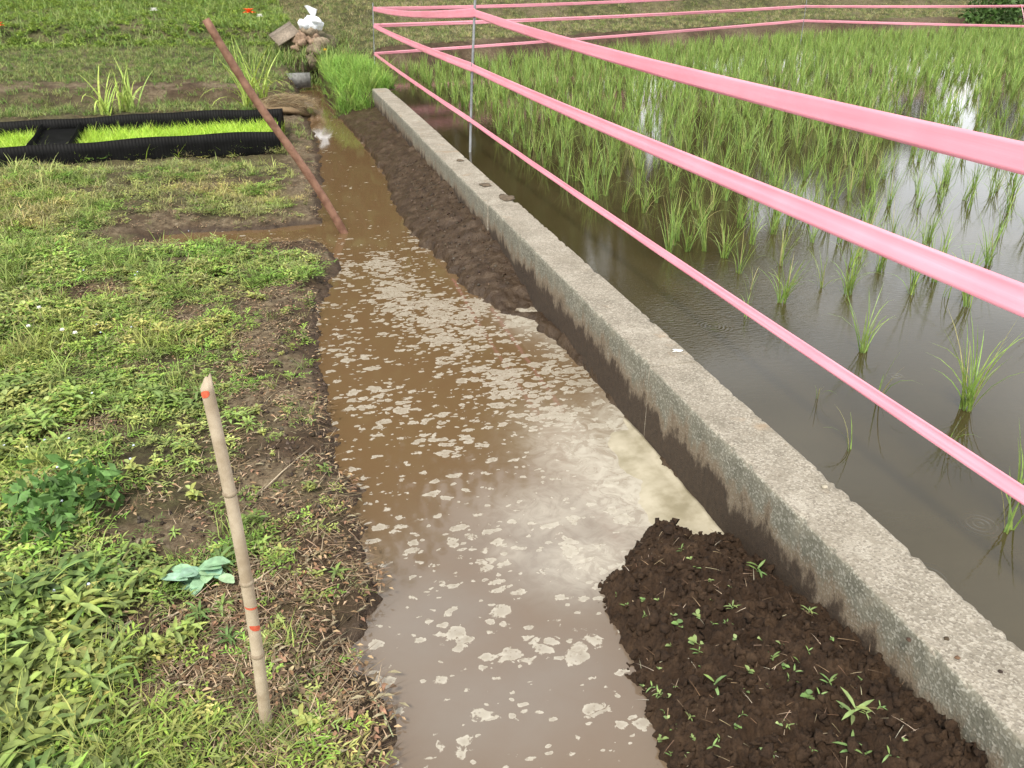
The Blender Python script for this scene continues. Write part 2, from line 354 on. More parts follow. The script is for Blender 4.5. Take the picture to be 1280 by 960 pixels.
# plain-ish things
def simple(name, c0, c1, rough=.6, ns=20, bs=.2, metal=0, spec=.4):
    m, t, b = new_mat(name); p = ocoord(t); v = noise(t, p, ns, 5, .6); t.links.new(mixc(t, mrange(t, v, .3, .7), c0, c1), b.inputs['Base Color'])
    b.inputs['Roughness'].default_value = rough; b.inputs['Metallic'].default_value = metal; b.inputs['Specular IOR Level'].default_value = spec
    bump(t, b, v, bs, .003); return m
M['slab'] = simple('wet_footing', (.24, .21, .14), (.40, .36, .27), .35, 9, .3)
M['black'] = simple('black_corrugated_plastic', (.002, .002, .002), (.006, .006, .006), .6, 6, .05, 0, .12)
M['bamboo'] = simple('dry_bamboo', (.30, .235, .16), (.46, .385, .285), .6, 14, .25)
M['bamboo_node'] = simple('bamboo_node', (.20, .15, .10), (.33, .27, .19), .7, 40, .3)
M['pole'] = simple('brown_pole', (.13, .062, .038), (.24, .13, .085), .7, 18, .4)
M['red'] = simple('red_paint_mark', (.42, .06, .03), (.62, .14, .07), .6, 60, .2)
M['steel'] = simple('galvanised_post', (.12, .125, .13), (.20, .21, .22), .55, 25, .1, .1)
M['bag'] = simple('white_plastic', (.62, .65, .70), (.85, .86, .88), .35, 12, .5)
M['petal'] = simple('white_petal', (.75, .75, .70), (.9, .9, .86), .6, 30, .1); M['blue'] = simple('pale_blue_petal', (.55, .62, .85), (.75, .80, .92), .6, 30, .1)
M['poppy'] = simple('orange_petal', (.75, .10, .02), (.85, .20, .05), .6, 30, .1); M['yellow'] = simple('yellow_petal', (.8, .55, .05), (.9, .7, .1), .6, 30, .1)
m, t, b = new_mat('pink_tape'); p = coord(t); v = noise(t, p, 3, 4); mf = N(t, 'ShaderNodeMapping'); mf.inputs['Scale'].default_value = (6, 1, 420); t.links.new(p, mf.inputs['Vector'])
fine = noise(t, mf.outputs[0], 1.0, 2); pc = mixc(t, mrange(t, v, .35, .65), (.92, .42, .52), (.94, .48, .58)); pc = mixc(t, mrange(t, fine, .3, .7, 0, .35), pc, (.92, .42, .52))
t.links.new(pc, b.inputs['Base Color']); b.inputs['Roughness'].default_value = .42; trn = N(t, 'ShaderNodeBsdfTranslucent'); t.links.new(pc, trn.inputs['Color'])
ms = N(t, 'ShaderNodeMixShader'); ms.inputs[0].default_value = .35; t.links.new(b.outputs[0], ms.inputs[1]); t.links.new(trn.outputs[0], ms.inputs[2]); t.links.new(ms.outputs[0], t.nodes['Material Output'].inputs['Surface']); bump(t, b, fine, .15, .002)
M['tape'] = m
# ------------------------------------------------------------------ terrain
ZW = -.28                                  # level of the muddy water on the path
KX0, KX1, KZ = 1.348, 1.563, .06           # kerb
left_px = [(392, 98), (372, 112), (378, 128), (385, 150), (398, 180), (402, 215), (398, 250), (402, 280), (330, 286), (205, 293), (205, 309), (330, 307), (405, 305), (425, 328),
           (412, 362), (398, 392), (392, 430), (404, 470), (408, 520), (422, 580), (448, 620), (450, 668), (466, 700), (474, 750), (448, 800), (446, 835), (472, 880), (490, 960)]
right_px = [(830, 960), (800, 872), (785, 830), (752, 770), (742, 728)]
far_px = [(700, 430), (664, 396), (622, 392), (600, 371), (560, 332), (520, 297), (492, 252), (480, 220), (458, 182), (425, 148), (408, 118), (402, 100)]
Lw = [P(x, y, ZW)[:2] for x, y in left_px]; Rw = [P(x, y, ZW)[:2] for x, y in right_px]; Fw = [P(x, y, ZW)[:2] for x, y in far_px]
POOL = Lw + [np.array([.05, .2]), np.array([.05, -1]), np.array([1.36, -1]), np.array([1.36, 3.25])] + Fw
def ybank(x): return np.interp(x, [-60, 1.2, 2, 12.8, 20, 26, 60], [14.4, 14.4, 14.7, 19.2, 19.7, 20.2, 21])
def terrain(x, y):
    x = np.asarray(x, float); y = np.asarray(y, float)
    big = fbm(x, y, .35, 3, 3); med = fbm(x, y, 2.2, 4, 9); fin = fbm(x, y, 14, 4, 21); gri = fbm(x, y, 45, 3, 31)
    d = sdf(x + (fbm(x, y, 7, 5, 5, .62) - .5) * .14, y + (fbm(x, y, 7, 5, 6, .62) - .5) * .14, POOL)
    near = np.exp(-np.maximum(y - 3, 0) / 6)
    zl = -.215 + .05 * sstep(.1, 1.5, -x) + (med - .5) * .07 + (fin - .5) * .045 + (gri - .5) * .016 * near
    # ledge, mown strip and slope behind the seedbed
    yl = 12.75 + (fbm(x, x * 0, .9, 3, 41) - .5) * .7
    zl = zl + .16 * sstep(0, .35, y - yl) + np.maximum(y - 13.2, 0) * .055 + .25 * sstep(17.5, 18.3, y + (big - .5) * 1.5) + np.maximum(y - 24, 0) * .05 + np.clip(y - 30, 0, 60) * .22
    zl = zl - .05 * np.exp(-((y - 6.15 - .05 * x) / .13) ** 2) * sstep(.5, .1, x)          # shallow furrow
    zl = zl - .05 * np.exp(-((y - 8.75) / .12) ** 2)
    z = zl
    # paddy and its far bank
    pb = ybank(x) + (fbm(x, y, 1.1, 3, 44) - .5) * .5
    bed = -.10 + (med - .5) * .05
    bank = .04 + .28 * sstep(0, .45, y - pb) + np.maximum(y - pb - .5, 0) * .07 + .22 * sstep(3.0, 3.6, y - pb + (big - .5)) + (med - .5) * .12 * sstep(0, .8, y - pb) + (fin - .5) * .05 + np.maximum(y - 26, 0) * .04 + np.clip(y - 30, 0, 60) * .16 * sstep(30, 5, x)
    padz = np.where(y < pb - .15, bed, bed + (bank - bed) * sstep(-.15, .12, y - pb))
    side = sstep(1.42, 1.52, x)
    z = np.where(y < 14.2, z * (1 - side) + padz * side, z)
    bb = sstep(14.0, 15.4, y); xm = sstep(.6, 2.2, x)
    z = np.where(y >= 14.2, z * (1 - xm) + padz * xm, z)
    # grassy dike beyond the kerb's end
    dk = sstep(11.45, 12.0, y) * sstep(16.5, 14.5, y) * sstep(.72, .98, x) * sstep(2.0, 1.55, x)
    z = z * (1 - dk) + (.02 + (med - .5) * .12 + .04 * (y - 11.5) / 3) * dk
    # mud bank that leans on the kerb
    mb = sstep(3.5, 4.3, y) * sstep(11.9, 11.3, y)
    hw = np.interp(y, [3, 3.6, 4.3, 4.75, 5.5, 7, 9, 11.6, 14], [-.285, -.268, -.262, -.16, -.10, -.12, -.13, -.14, -.14])
    xs_ = np.interp(y, [3, 3.7, 4.4, 4.7, 5.8, 7.8, 11.5], [1.3, 1.2, 1.0, .95, .86, .9, .84])
    tt = np.clip((x - xs_) / (1.36 - xs_), 0, 1); zm = ZW - .004 + (hw - ZW) * tt ** .75 + (fin - .5) * .035 * tt ** .4 + (fbm(x, y, 6, 4, 51) - .5) * .09 * tt ** .5 + (med - .5) * .05 * tt + (gri - .5) * .016
    mm = mb * (x > .55) * sstep(1.46, 1.42, x) * sstep(.0, .10, x - xs_ + .1)
    z = z * (1 - mm) + zm * mm
    # water channel cut
    shore = sstep(.22, 0, d); rim = ZW + .004 + .34 * np.clip(d, 0, .22) + (gri - .5) * .012
    right = (x > .62) & (y > 3.3)
    z = np.where(right, z, z * (1 - shore * .9) + rim * shore * .9 + (fin - .5) * .035 * shore)
    inside = sstep(.01, -.05, d) * (x < 1.42)
    z = z * (1 - inside) + (ZW - .06) * inside
    return z, d, mm
def gaps(segs):
    r = [segs[0][0]]
    for a, bnd, st, gfac in segs:
        s = st
        while r[-1] < bnd: r.append(r[-1] + s); s *= gfac
    return np.array(r)
xl = -gaps([(0, 2.1, .013, 1), (0, 400, .016, 1.05)])[::-1]; xr = gaps([(0, 1.6, .013, 1), (0, 400, .03, 1.045)])
xs = np.concatenate([xl[:-1], xr]); ys = np.concatenate([-gaps([(0, 300, .1, 1.25)])[::-1][:-1], [0, .3, .6, .8], gaps([(1.0, 5.2, .013, 1), (0, 600, .0135, 1.0125)])])
Xg, Yg = np.meshgrid(xs, ys, indexing='ij'); Zg, Dg, Mg = terrain(Xg, Yg)
nx, ny = Xg.shape; ii, jj = np.meshgrid(np.arange(nx - 1), np.arange(ny - 1), indexing='ij')
q = ii * ny + jj; quads = np.stack([q, q + ny, q + ny + 1, q + 1], -1).reshape(-1, 4)
def bareness(x, y, d):
    """0 = thick weeds, 1 = bare or littered earth"""
    s = sstep(.50, .03, d + (fbm(x, y, 3.5, 3, 61) - .5) * .7)
    for px, py, rx, ry in [(250, 850, .24, .12), (215, 665, .20, .13), (190, 780, .22, .07), (370, 560, .24, .25), (310, 740, .22, .14), (400, 480, .20, .45), (330, 600, .12, .3), (330, 430, .16, .5), (60, 700, .12, .05), (120, 540, .12, .1), (230, 400, .16, .15), (120, 370, .2, .2), (60, 130, 3.5, .35), (250, 125, 1.6, .5), (400, 680, .12, .2), (330, 225, .5, .12), (190, 288, 1.1, .10)]:
        c0 = P(px, py, -.2); s = np.maximum(s, 1.15 * np.exp(-((x - c0[0]) / rx) ** 2 - ((y - c0[1]) / ry) ** 2))
    return np.clip(s, 0, 1)
Bg = bareness(Xg, Yg, Dg)
lit = fbm(Xg, Yg, 4, 4, 71)
green = np.where(Xg < 1.4, (1 - Bg) * .55, 0) * (Mg < .1); green = np.where(Zg < ZW + .01, 0, green)
green = np.where(Yg > ybank(Xg) + .55, .95, green)
tanv = np.clip(Bg * sstep(.40, .62, lit) * (Dg > .05), 0, 1) * (Xg < 1.3) * .8
tanv = np.maximum(tanv, sstep(.5, .68, fbm(Xg, Yg, 1.3, 4, 77)) * (Yg > 12.8) * .55)
wetv = np.clip(np.maximum(sstep(.10, .0, Dg) * (Xg < 1.4) * .8, Mg), 0, 1)
ground = mesh_obj('ground', np.stack([Xg, Yg, Zg], -1).reshape(-1, 3), quads, M['ground'], smooth=True, attrs={'green': green, 'wet': wetv, 'tan': tanv})
tag(ground, 'brown earth with mud, weeds and grassy banks', kind='structure')
def tz(x, y): return terrain(np.atleast_1d(np.asarray(x, float)), np.atleast_1d(np.asarray(y, float)))[0]
# ------------------------------------------------------------------ muddy water on the path
gx = np.arange(-1.0, 1.39, .02); gy_ = np.concatenate([np.arange(-1, 5, .02), np.arange(5, 15.5, .05)])
WX, WY = np.meshgrid(gx, gy_, indexing='ij')
def splat(lst, X, Y, z=ZW):
    s = np.zeros(X.shape)
    for px, py, rx, ry, a in lst:
        c0 = P(px, py, z); s = np.maximum(s, a * np.exp(-((X - c0[0]) / rx) ** 2 - ((Y - c0[1]) / ry) ** 2))
    return s
foam = splat([(560, 400, .42, .75, .95), (480, 330, .22, .6, .9), (640, 480, .35, .5, .92), (720, 460, .3, .35, .9), (600, 380, .3, .5, .9), (560, 540, .35, .45, .72), (440, 430, .2, .7, .66), (460, 600, .2, .35, .52),
              (640, 680, .35, .22, .62), (620, 700, .12, .12, .66), (640, 860, .32, .22, .50), (470, 840, .12, .2, .60), (700, 800, .15, .2, .56), (770, 720, .15, .1, .75), (520, 300, .12, .5, .9), (430, 270, .2, .25, .55), (660, 400, .2, .3, 1), (800, 900, .1, .2, .5), (430, 340, .16, .5, .8), (500, 370, .3, .8, .92), (600, 330, .2, .6, .9), (480, 500, .3, .5, .7), (700, 520, .25, .3, .85)], WX, WY)
foam = np.maximum(foam, .42) * np.interp(WY, [5.4, 6.4], [1, .45])
film = splat([(665, 395, .16, .3, .9), (700, 420, .12, .25, .7), (800, 600, .30, .45, 1.2), (730, 560, .22, .35, .9), (850, 640, .25, .4, 1.2), (790, 540, .14, .35, 1.1), (690, 640, .22, .2, .6), (740, 700, .2, .15, .85), (680, 400, .15, .25, .6), (640, 690, .08, .08, .5)], WX, WY)
sky_grey = np.maximum(splat([(700, 700, .6, .5, 1), (640, 860, .7, .45, 1), (560, 780, .5, .4, 1)], WX, WY), 0)  # where the reflected sky is painted grey; also sets the large flakes
k0, k1 = WX.shape; ii, jj = np.meshgrid(np.arange(k0 - 1), np.arange(k1 - 1), indexing='ij'); q = ii * k1 + jj
pw = mesh_obj('puddle_water', np.stack([WX, WY, np.full(WX.shape, ZW)], -1).reshape(-1, 3), np.stack([q, q + k1, q + k1 + 1, q + 1], -1).reshape(-1, 4), M['puddle'], smooth=True,
              attrs={'foam': foam, 'film': film, 'sky_grey': sky_grey}); tag(pw, 'muddy water with drifting scum flooding the path', kind='structure')
# paddy water
gx = np.concatenate([np.arange(1.5, 4, .05), np.arange(4, 60, .5)]); gy_ = np.concatenate([np.arange(-6, 0, .5), np.arange(0, 8, .05), np.arange(8, 23, .5)])
WX, WY = np.meshgrid(gx, gy_, indexing='ij'); k0, k1 = WX.shape; ii, jj = np.meshgrid(np.arange(k0 - 1), np.arange(k1 - 1), indexing='ij'); q = ii * k1 + jj
rp = .12 + splat([(930, 370, .35, .6, 1.2), (860, 400, .25, .35, 1.2), (1010, 350, .5, .5, .8), (1180, 330, .6, .5, .5)], WX, WY, 0)
tag(mesh_obj('paddy_water', np.stack([WX, WY, np.zeros(WX.shape)], -1).reshape(-1, 3), np.stack([q, q + k1, q + k1 + 1, q + 1], -1).reshape(-1, 4), M['paddy'], smooth=True, attrs={'ripple': rp}),
    'still water of the flooded rice paddy', kind='structure')
# ------------------------------------------------------------------ concrete kerb
kerb = empty('concrete_kerb', (1.455, 5, KZ), 'long weathered concrete kerb running between the muddy path and the paddy', 'kerb')
kerb.location = (1.455, 5.0, -.3)
def kerb_block(y0, y1, dx, dz, s):
    bw = .008; prof = []
    for zz in np.linspace(-.45, KZ - bw, 22): prof.append((KX0, zz))
    prof += [(KX0 + .003, KZ - .003), (KX0 + bw, KZ)]
    for xx in np.linspace(KX0 + bw + .006, KX1 - bw - .006, 16): prof.append((xx, KZ))
    prof += [(KX1 - bw, KZ), (KX1 - .003, KZ - .003)]
    for zz in np.linspace(KZ - bw, -.25, 9): prof.append((KX1, zz))
    n = max(8, int((y1 - y0) / .012)); yy = np.linspace(y0 + .004, y1 - .004, n); pr = np.array(prof); m_ = len(pr)
    Y, K = np.meshgrid(yy, np.arange(m_), indexing='ij'); X = pr[K, 0] + dx; Z = pr[K, 1] + dz
    edge = np.exp(-((Z - KZ - dz) / .014) ** 2) * (np.exp(-((X - KX0 - dx) / .014) ** 2) + np.exp(-((X - KX1 - dx) / .014) ** 2))
    chip = np.maximum(fbm(Y, X * 0 + (X > 1.45) * 3, 22, 5, s, .65) - .56, 0) * .045 * edge
    face = (fbm(Y, Z + X, 45, 4, s + 3) - .5) * .005 + (fbm(Y, Z + X, 3, 3, s + 5) - .5) * .005
    X = X + np.where(np.abs(Z - KZ - dz) > .004, np.where(X < 1.45, -face, face), 0) + np.where(X < 1.45, chip, -chip)
    Z = Z + np.where(np.abs(pr[K, 1] - KZ) < .004, face * .7, 0) - chip
    V = np.stack([X, Y, Z], -1).reshape(-1, 3); ii, jj = np.meshgrid(np.arange(n - 1), np.arange(m_ - 1), indexing='ij'); q = ii * m_ + jj
    Fq = np.stack([q, q + m_, q + m_ + 1, q + 1], -1).reshape(-1, 4)
    cap = []
    for e0 in (0, (n - 1) * m_):
        for k in range(m_ // 2 - 1): cap.append((e0 + k, e0 + k + 1, e0 + m_ - 2 - k, e0 + m_ - 1 - k))
    V = V - np.array([1.455, 5.0, -.3])
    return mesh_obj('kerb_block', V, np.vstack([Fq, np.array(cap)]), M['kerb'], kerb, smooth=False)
for i, (a, b_, dx, dz) in enumerate([(-2.6, .09, 0, 0), (.09, 2.754, .001, 0), (2.754, 5.42, .004, .002), (5.42, 8.08, -.003, -.002), (8.08, 10.75, .003, 0), (10.75, 11.75, 0, -.003)]):
    kerb_block(a, b_, dx, dz, 100 + i * 9)
# submerged footing beside the kerb
g = G(); fy = np.linspace(1.6, 3.28, 120); fx = np.linspace(.98, 1.352, 26); X, Y = np.meshgrid(fx, fy, indexing='ij')
edge_n = (fbm(Y * 1.0, X * 0, 6, 4, 7) - .5) * .10
Z = ZW - .010 + .018 * sstep(1.06, 1.26, X + edge_n * .8 - .05 * (Y - 2.3)) - .035 * sstep(2.75, 3.2, Y + (X - 1.2) * .0 + edge_n * 3) + (fbm(X, Y, 9, 4, 8) - .5) * .012 + .008 * sstep(1.325, 1.335, X + (fbm(Y, Y * 0, 9, 3, 4) - .5) * .02)
k0, k1 = X.shape; ii, jj = np.meshgrid(np.arange(k0 - 1), np.arange(k1 - 1), indexing='ij'); q = ii * k1 + jj
Vt = np.stack([X, Y, Z], -1).reshape(-1, 3); ft = np.stack([q, q + k1, q + k1 + 1, q + 1], -1).reshape(-1, 4)
fo = mesh_obj('concrete_footing', Vt, ft, M['slab'], smooth=True); tag(fo, 'pale wet concrete footing at the foot of the kerb, half under milky scum', 'footing')
so_ = fo.modifiers.new('thick', 'SOLIDIFY'); so_.thickness = .08; so_.offset = -1
# ------------------------------------------------------------------ dark soil heap at lower right
hp = [P(x, y, ZW)[:2] for x, y in [(915, 668), (893, 668), (868, 676), (840, 662), (805, 668), (782, 700), (770, 718), (744, 730), (752, 768), (785, 830), (800, 875), (828, 960)]]
HEAP = hp + [np.array([.70, .8]), np.array([.72, .0]), np.array([1.5, .0]), np.array([1.5, 2.0])]
wallz = [PXX(x, y, KX0) for x, y in [(905, 650), (935, 690), (1000, 742), (1050, 776), (1120, 842), (1200, 908), (1245, 955)]]
print('wall line', [tuple(np.round(v, 3)) for v in wallz])
def heap_z(x, y):
    d = -sdf(x + (fbm(x, y, 9, 3, 5) - .5) * .05, y + (fbm(x, y, 9, 3, 6) - .5) * .05, HEAP)
    wz = np.interp(y, [v[1] for v in wallz[::-1]], [v[2] for v in wallz[::-1]])
    tx = sstep(.75, 1.35, x)
    crest = np.interp(x, [.7, .95, 1.1, 1.36], [-.20, -.15, -.14, 0]) ; crest = np.where(x > 1.1, -.14 + (wz + .14) * sstep(1.1, 1.35, x), crest)
    z = ZW - .03 + (crest - ZW + .03) * (1 - np.exp(-np.maximum(d, 0) / .07))
    cl = np.abs(fbm(x, y, 13, 5, 81) - .5) * 2; cl2 = np.abs(fbm(x, y, 36, 4, 82) - .5) * 2
    z = z + ((1 - cl) ** 3 - .4) * .040 + ((1 - cl2) ** 3 - .4) * .020 + (fbm(x, y, 90, 3, 83) - .5) * .018
    return np.where(d > -.01, z, ZW - .08), d
hx = np.arange(.6, 1.36, .0045); hy = np.arange(.75, 2.2, .0045); X, Y = np.meshgrid(hx, hy, indexing='ij'); Z, D = heap_z(X, Y)
k0, k1 = X.shape; ii, jj = np.meshgrid(np.arange(k0 - 1), np.arange(k1 - 1), indexing='ij'); q = (ii * k1 + jj)
keep = (D[:-1, :-1] > -.012) | (D[1:, 1:] > -.012); q = q[keep]
gV = np.stack([X, Y, Z], -1).reshape(-1, 3); gF = np.stack([q, q + k1, q + k1 + 1, q + 1], -1).reshape(-1, 4)
g = G(); g.add(gV, gF, (0, 0, 0))
for i in range(2200):
    x = random.uniform(.7, 1.34); y = random.uniform(.85, 2.12); z, d = heap_z(np.array([x]), np.array([y]))
    if d[0] < .005: continue
    r = random.choice([.002, .0025, .003, .004, .006, .009, .014]) * random.uniform(.8, 1.2)
    rock(g, (x, y, z[0] + r * .25), (r, r * random.uniform(.7, 1.1), r), (0, 0, 0), i % 40, 7, 5, .8, .9)
ho = g.build('soil_heap', M['heap'], smooth=False); tag(ho, 'heap of dark crumbly soil banked against the kerb at lower right', 'soil heap')
# crumbs of earth along the left shore and on the bare patches
g = G()
for i in range(5000):
    x = random.uniform(-.9, .22); y = 1.2 + 4.5 * random.random() ** 1.5
    if i % 9 == 0: x, y = (random.uniform(1.0, 1.34), random.uniform(4.6, 8))
    z, d, mm = terrain(np.array([x]), np.array([y]))
    if d[0] < .004 or (i % 9 and bareness(np.array([x]), np.array([y]), d)[0] < .45): continue
    r = random.choice([.003, .004, .006, .009]) * random.uniform(.8, 1.3)
    rock(g, (x, y, z[0] + r * .2), r, rc(random.choice([(.05, .034, .022), (.08, .06, .042), (.035, .024, .016)]), .2), i % 40, 6, 5, .8, .8)
tag(g.build('earth_crumbs', M['stone']), 'small crumbs of earth on the bare mud', kind='stuff')
# ------------------------------------------------------------------ weeds and grass (ground cover)
GREEN, DEEP, YEL, OLV = (.185, .255, .065), (.105, .175, .045), (.29, .33, .10), (.27, .27, .12)
def proto_lance(s, n=8, L=(.03, .055), c=GREEN):
    rg = random.Random(s); g = G()
    for st in range(rg.randint(2, 3)):
        a0 = rg.uniform(0, 6.28); hgt = rg.uniform(.02, .055); lean = rg.uniform(0, .03)
        tip = np.array([math.sin(a0) * lean, math.cos(a0) * lean, hgt]); b0 = np.array([rg.uniform(-.015, .015), rg.uniform(-.015, .015), -.005])
        blade(g, b0, a0, 1.2, hgt * 1.05, .003, .1, rc((.14, .18, .05), .2, rg), 1)
        for k in range(n):
            t_ = .25 + .75 * k / n; a = a0 + k * 2.4 + rg.uniform(-.3, .3); cc = rc(c, .25, rg)
            leaf(g, b0 + (tip - b0) * t_ + 0, a, rg.uniform(.1, .75), rg.uniform(*L) * (1.1 - .4 * t_), rg.uniform(.009, .014), rg.uniform(.5, 1.2), cc, 3)
    return g.arr()
def proto_clover(s, c=YEL):
    rg = random.Random(s); g = G()
    for k in range(22):
        a = rg.uniform(0, 6.28); r = rg.uniform(0, .045); x, y = math.sin(a) * r, math.cos(a) * r; z = rg.uniform(.006, .034)
        cc = rc(c, .25, rg); az = rg.uniform(0, 6.28)
        for j in range(2): leaf(g, (x, y, z), az + j * 2.6, rg.uniform(-.1, .5), rg.uniform(.008, .015), rg.uniform(.006, .010), .4, cc, 2, 'round')
    return g.arr()
def proto_grass(s, n=16, L=(.05, .12), W=.0032, c=GREEN, seg=3, sp=.02):
    rg = random.Random(s); g = G()
    for k in range(n):
        a = rg.uniform(0, 6.28); cc = rc(c, .25, rg)
        blade(g, (rg.uniform(-sp, sp), rg.uniform(-sp, sp), -.004), a, rg.uniform(.7, 1.45), rg.uniform(*L), W * rg.uniform(.7, 1.3), rg.uniform(.3, 1.4), cc, seg, tuple(v * 1.15 for v in cc), rg.uniform(-1, 1))
    return g.arr()
def proto_creep(s, c=GREEN):
    """creeping grassy weed: flat runners with short pairs of leaves"""
    rg = random.Random(s); g = G()
    for r_ in range(4):
        a = rg.uniform(0, 6.28); p0 = np.array([0, 0, .008])
        for k in range(6):
            a += rg.uniform(-.4, .4); p1 = p0 + np.array([math.sin(a) * .014, math.cos(a) * .014, rg.uniform(-.003, .005)]); cc = rc(c, .25, rg)
            for sg in (-1, 1): leaf(g, p1, a + sg * rg.uniform(.6, 1.1), rg.uniform(.1, .7), rg.uniform(.016, .034), .0055, rg.uniform(.3, 1), cc, 2)
            p0 = p1
    return g.arr()
def proto_fine(s, c=OLV):
    rg = random.Random(s); g = G()
    for k in range(40):
        a = rg.uniform(0, 6.28); r = rg.uniform(0, .05); cc = rc(c, .3, rg)
        blade(g, (math.sin(a) * r, math.cos(a) * r, rg.uniform(0, .03)), rg.uniform(0, 6.28), rg.uniform(.0, 1.3), rg.uniform(.012, .035), .003, .5, cc, 1, None, rg.uniform(-1, 1))
    return g.arr()
NP = [proto_lance(1), proto_lance(2, 7, (.035, .07), GREEN), proto_lance(3, 9, (.02, .04), YEL), proto_clover(4), proto_clover(5, (.22, .33, .06)), proto_grass(6), proto_grass(7, 12, (.04, .09), .004, YEL),
      proto_creep(8), proto_creep(9, YEL), proto_fine(10), proto_fine(11, (.30, .30, .12)), proto_lance(12, 6, (.05, .09), DEEP), proto_creep(13, (.18, .32, .05))]
def place_near(n):
    # uniform over the visible near field, denser near the camera
    y = 1.0 + (9.3 - 1.0) * RNG.random(n) ** 1.35; x = .45 - (1.3 + .42 * y) * RNG.random(n)
    z, d, mm = terrain(x, y); bar = bareness(x, y, d); dens = fbm(x, y, 2.6, 4, 91) ; pk = RNG.random(n)
    ok = (d > .015) & (pk < np.clip((1 - bar) ** 1.9 * (.10 + 2.5 * (dens - .32)) + .055 * (d > .03), 0, 1)) & (x < .75)
    ok &= ~((np.abs(y - 8.78) < .16)) 
    return x[ok], y[ok], z[ok], bar[ok]
x, y, z, bar = place_near(24000)
zone = fbm(x, y, 1.1, 3, 95); zone2 = fbm(x, y, 5, 3, 96)
which = np.zeros(len(x), int); r = RNG.random(len(x))
def pick(opts, r): return np.array(opts)[np.minimum((r * len(opts)).astype(int), len(opts) - 1)]
which = pick([0, 1, 2, 3, 4, 7, 8, 3, 2, 3, 4], r)
ygr = (zone > .55); which = np.where(ygr, pick([2, 3, 4, 9, 8, 12], r), which)
nearcam = (y < 2.3) & (x < -.25); which = np.where(nearcam, pick([1, 11, 0, 2, 3, 12, 5, 4, 7, 3, 1], r), which)
farz = (y > 3.8); which = np.where(farz, pick([3, 4, 9, 10, 8, 3, 12, 7, 2, 4], r), which)
farz2 = (y > 6.2); which = np.where(farz2, pick([9, 10, 9, 10, 6, 8, 3], r), which)
which = np.where((zone2 > .62), pick([5, 12, 5, 7], r), which)
scl = RNG.uniform(.75, 1.45, len(x)) * (1 - .35 * bar) * np.where(y > 4, 1.25, 1) * np.where(nearcam, 1.0, 1) * np.where(x < -.62 - .2 * (y - 2), 1.35, 1); tint = RNG.uniform(.55, 1.3, (len(x), 1)) * np.array([[1, 1, 1]]) * np.where(y > 4, 1.0, 1)[:, None]
warm = sstep(.45, .7, fbm(x, y, 1.7, 3, 97))[:, None]; tint = tint * (1 + warm * np.array([[.25, .05, .1]]))
tl = RNG.uniform(-.25, .25, (len(x), 2))
V, Fq, C = scatter(NP, np.stack([x, y, z], -1), RNG.uniform(0, 6.28, len(x)), scl, which, tint, tl)
print('near weeds', len(V)); tag(mesh_obj('weeds', V, Fq, M['leaf'], C=C), 'low green weeds and grass covering the left side of the path', kind='stuff')
# straw and dead stems
def proto_straw(s, n=9):
    rg = random.Random(s); g = G(); a0 = rg.uniform(0, 3)
    for k in range(n):
        cc = rc(rg.choice([(.26, .19, .11), (.17, .115, .065), (.34, .27, .17), (.10, .065, .038), (.13, .085, .05)]), .2, rg)
        blade(g, (rg.uniform(-.05, .05), rg.uniform(-.05, .05), rg.uniform(.002, .016)), a0 + rg.gauss(0, .6), rg.uniform(-.1, .2), rg.uniform(.02, .075), .0022, rg.uniform(-.2, .5), cc, 2)
    for k in range(4):
        leaf(g, (rg.uniform(-.06, .06), rg.uniform(-.06, .06), .006), rg.uniform(0, 6.28), rg.uniform(-.1, .4), rg.uniform(.012, .03), rg.uniform(.006, .012), .5, rc(rg.choice([(.20, .12, .07), (.30, .23, .14), (.12, .08, .05)]), .2, rg), 2)
    return g.arr()
SP = [proto_straw(i) for i in range(5)]
n = 13000; y = 1.1 + 11 * RNG.random(n) ** 1.9; x = .35 - (1.2 + .4 * y) * RNG.random(n); z, d, mm = terrain(x, y); bar = bareness(x, y, d)
ok = (d > .02) & (RNG.random(n) < .22 + .8 * bar * (fbm(x, y, 3, 3, 99) > .40)); x, y, z = x[ok], y[ok], z[ok]
V, Fq, C = scatter(SP, np.stack([x, y, z + .004], -1), RNG.normal(.9, .7, len(x)), RNG.uniform(.6, 1.4, len(x)), RNG.integers(0, 5, len(x)), RNG.uniform(.7, 1.2, (len(x), 1)) * np.ones((1, 3)))
tag(mesh_obj('dead_straw', V, Fq, M['straw'], C=C), 'dry straw and dead stems lying on the earth', kind='stuff')
# grass on the banks and far ground
FPR = [proto_grass(20 + i, 14, (.08, .20), .010, c, 2, .09) for i, c in enumerate([(.19, .24, .07), (.28, .26, .11), (.14, .22, .045), (.32, .28, .15)])] + [proto_lance(30, 8, (.08, .13), (.22, .31, .06))]
n = 75000; y = 9.9 + 24 * RNG.random(n) ** 1.25; x = -1.0 - .40 * y + (1.6 * y + 1.5) * RNG.random(n); z, d, mm = terrain(x, y)
ok = (np.where(x > 1.3, y > ybank(x) + .42, True)) & (d > .05) & ~((x < .25) & (y < 12.0)) & ((x < .75) | (y > 11.9)); ok &= ~((x > .7) & (x < 2.0) & (y < 14.4))
bar = bareness(x, y, d); ok &= (RNG.random(n) > bar * .9) & (RNG.random(n) < .25 + 1.2 * fbm(x, y, .9, 3, 88))
x, y, z = x[ok], y[ok], z[ok]; r = RNG.random(len(x)); lush = (y > 17.3) & (x < .6 - (y - 18) * .02)
which = np.where(lush, pick([4, 2, 2, 4, 0], r), pick([0, 1, 3, 0, 1], r)); tint = RNG.uniform(.7, 1.25, (len(x), 1)) * np.ones((1, 3)); tint = tint * np.where(lush, 1.25, 1)[:, None] * np.where(((x < 1) & (y < 17.3))[:, None], np.array([[.72, .92, .62]]), 1)
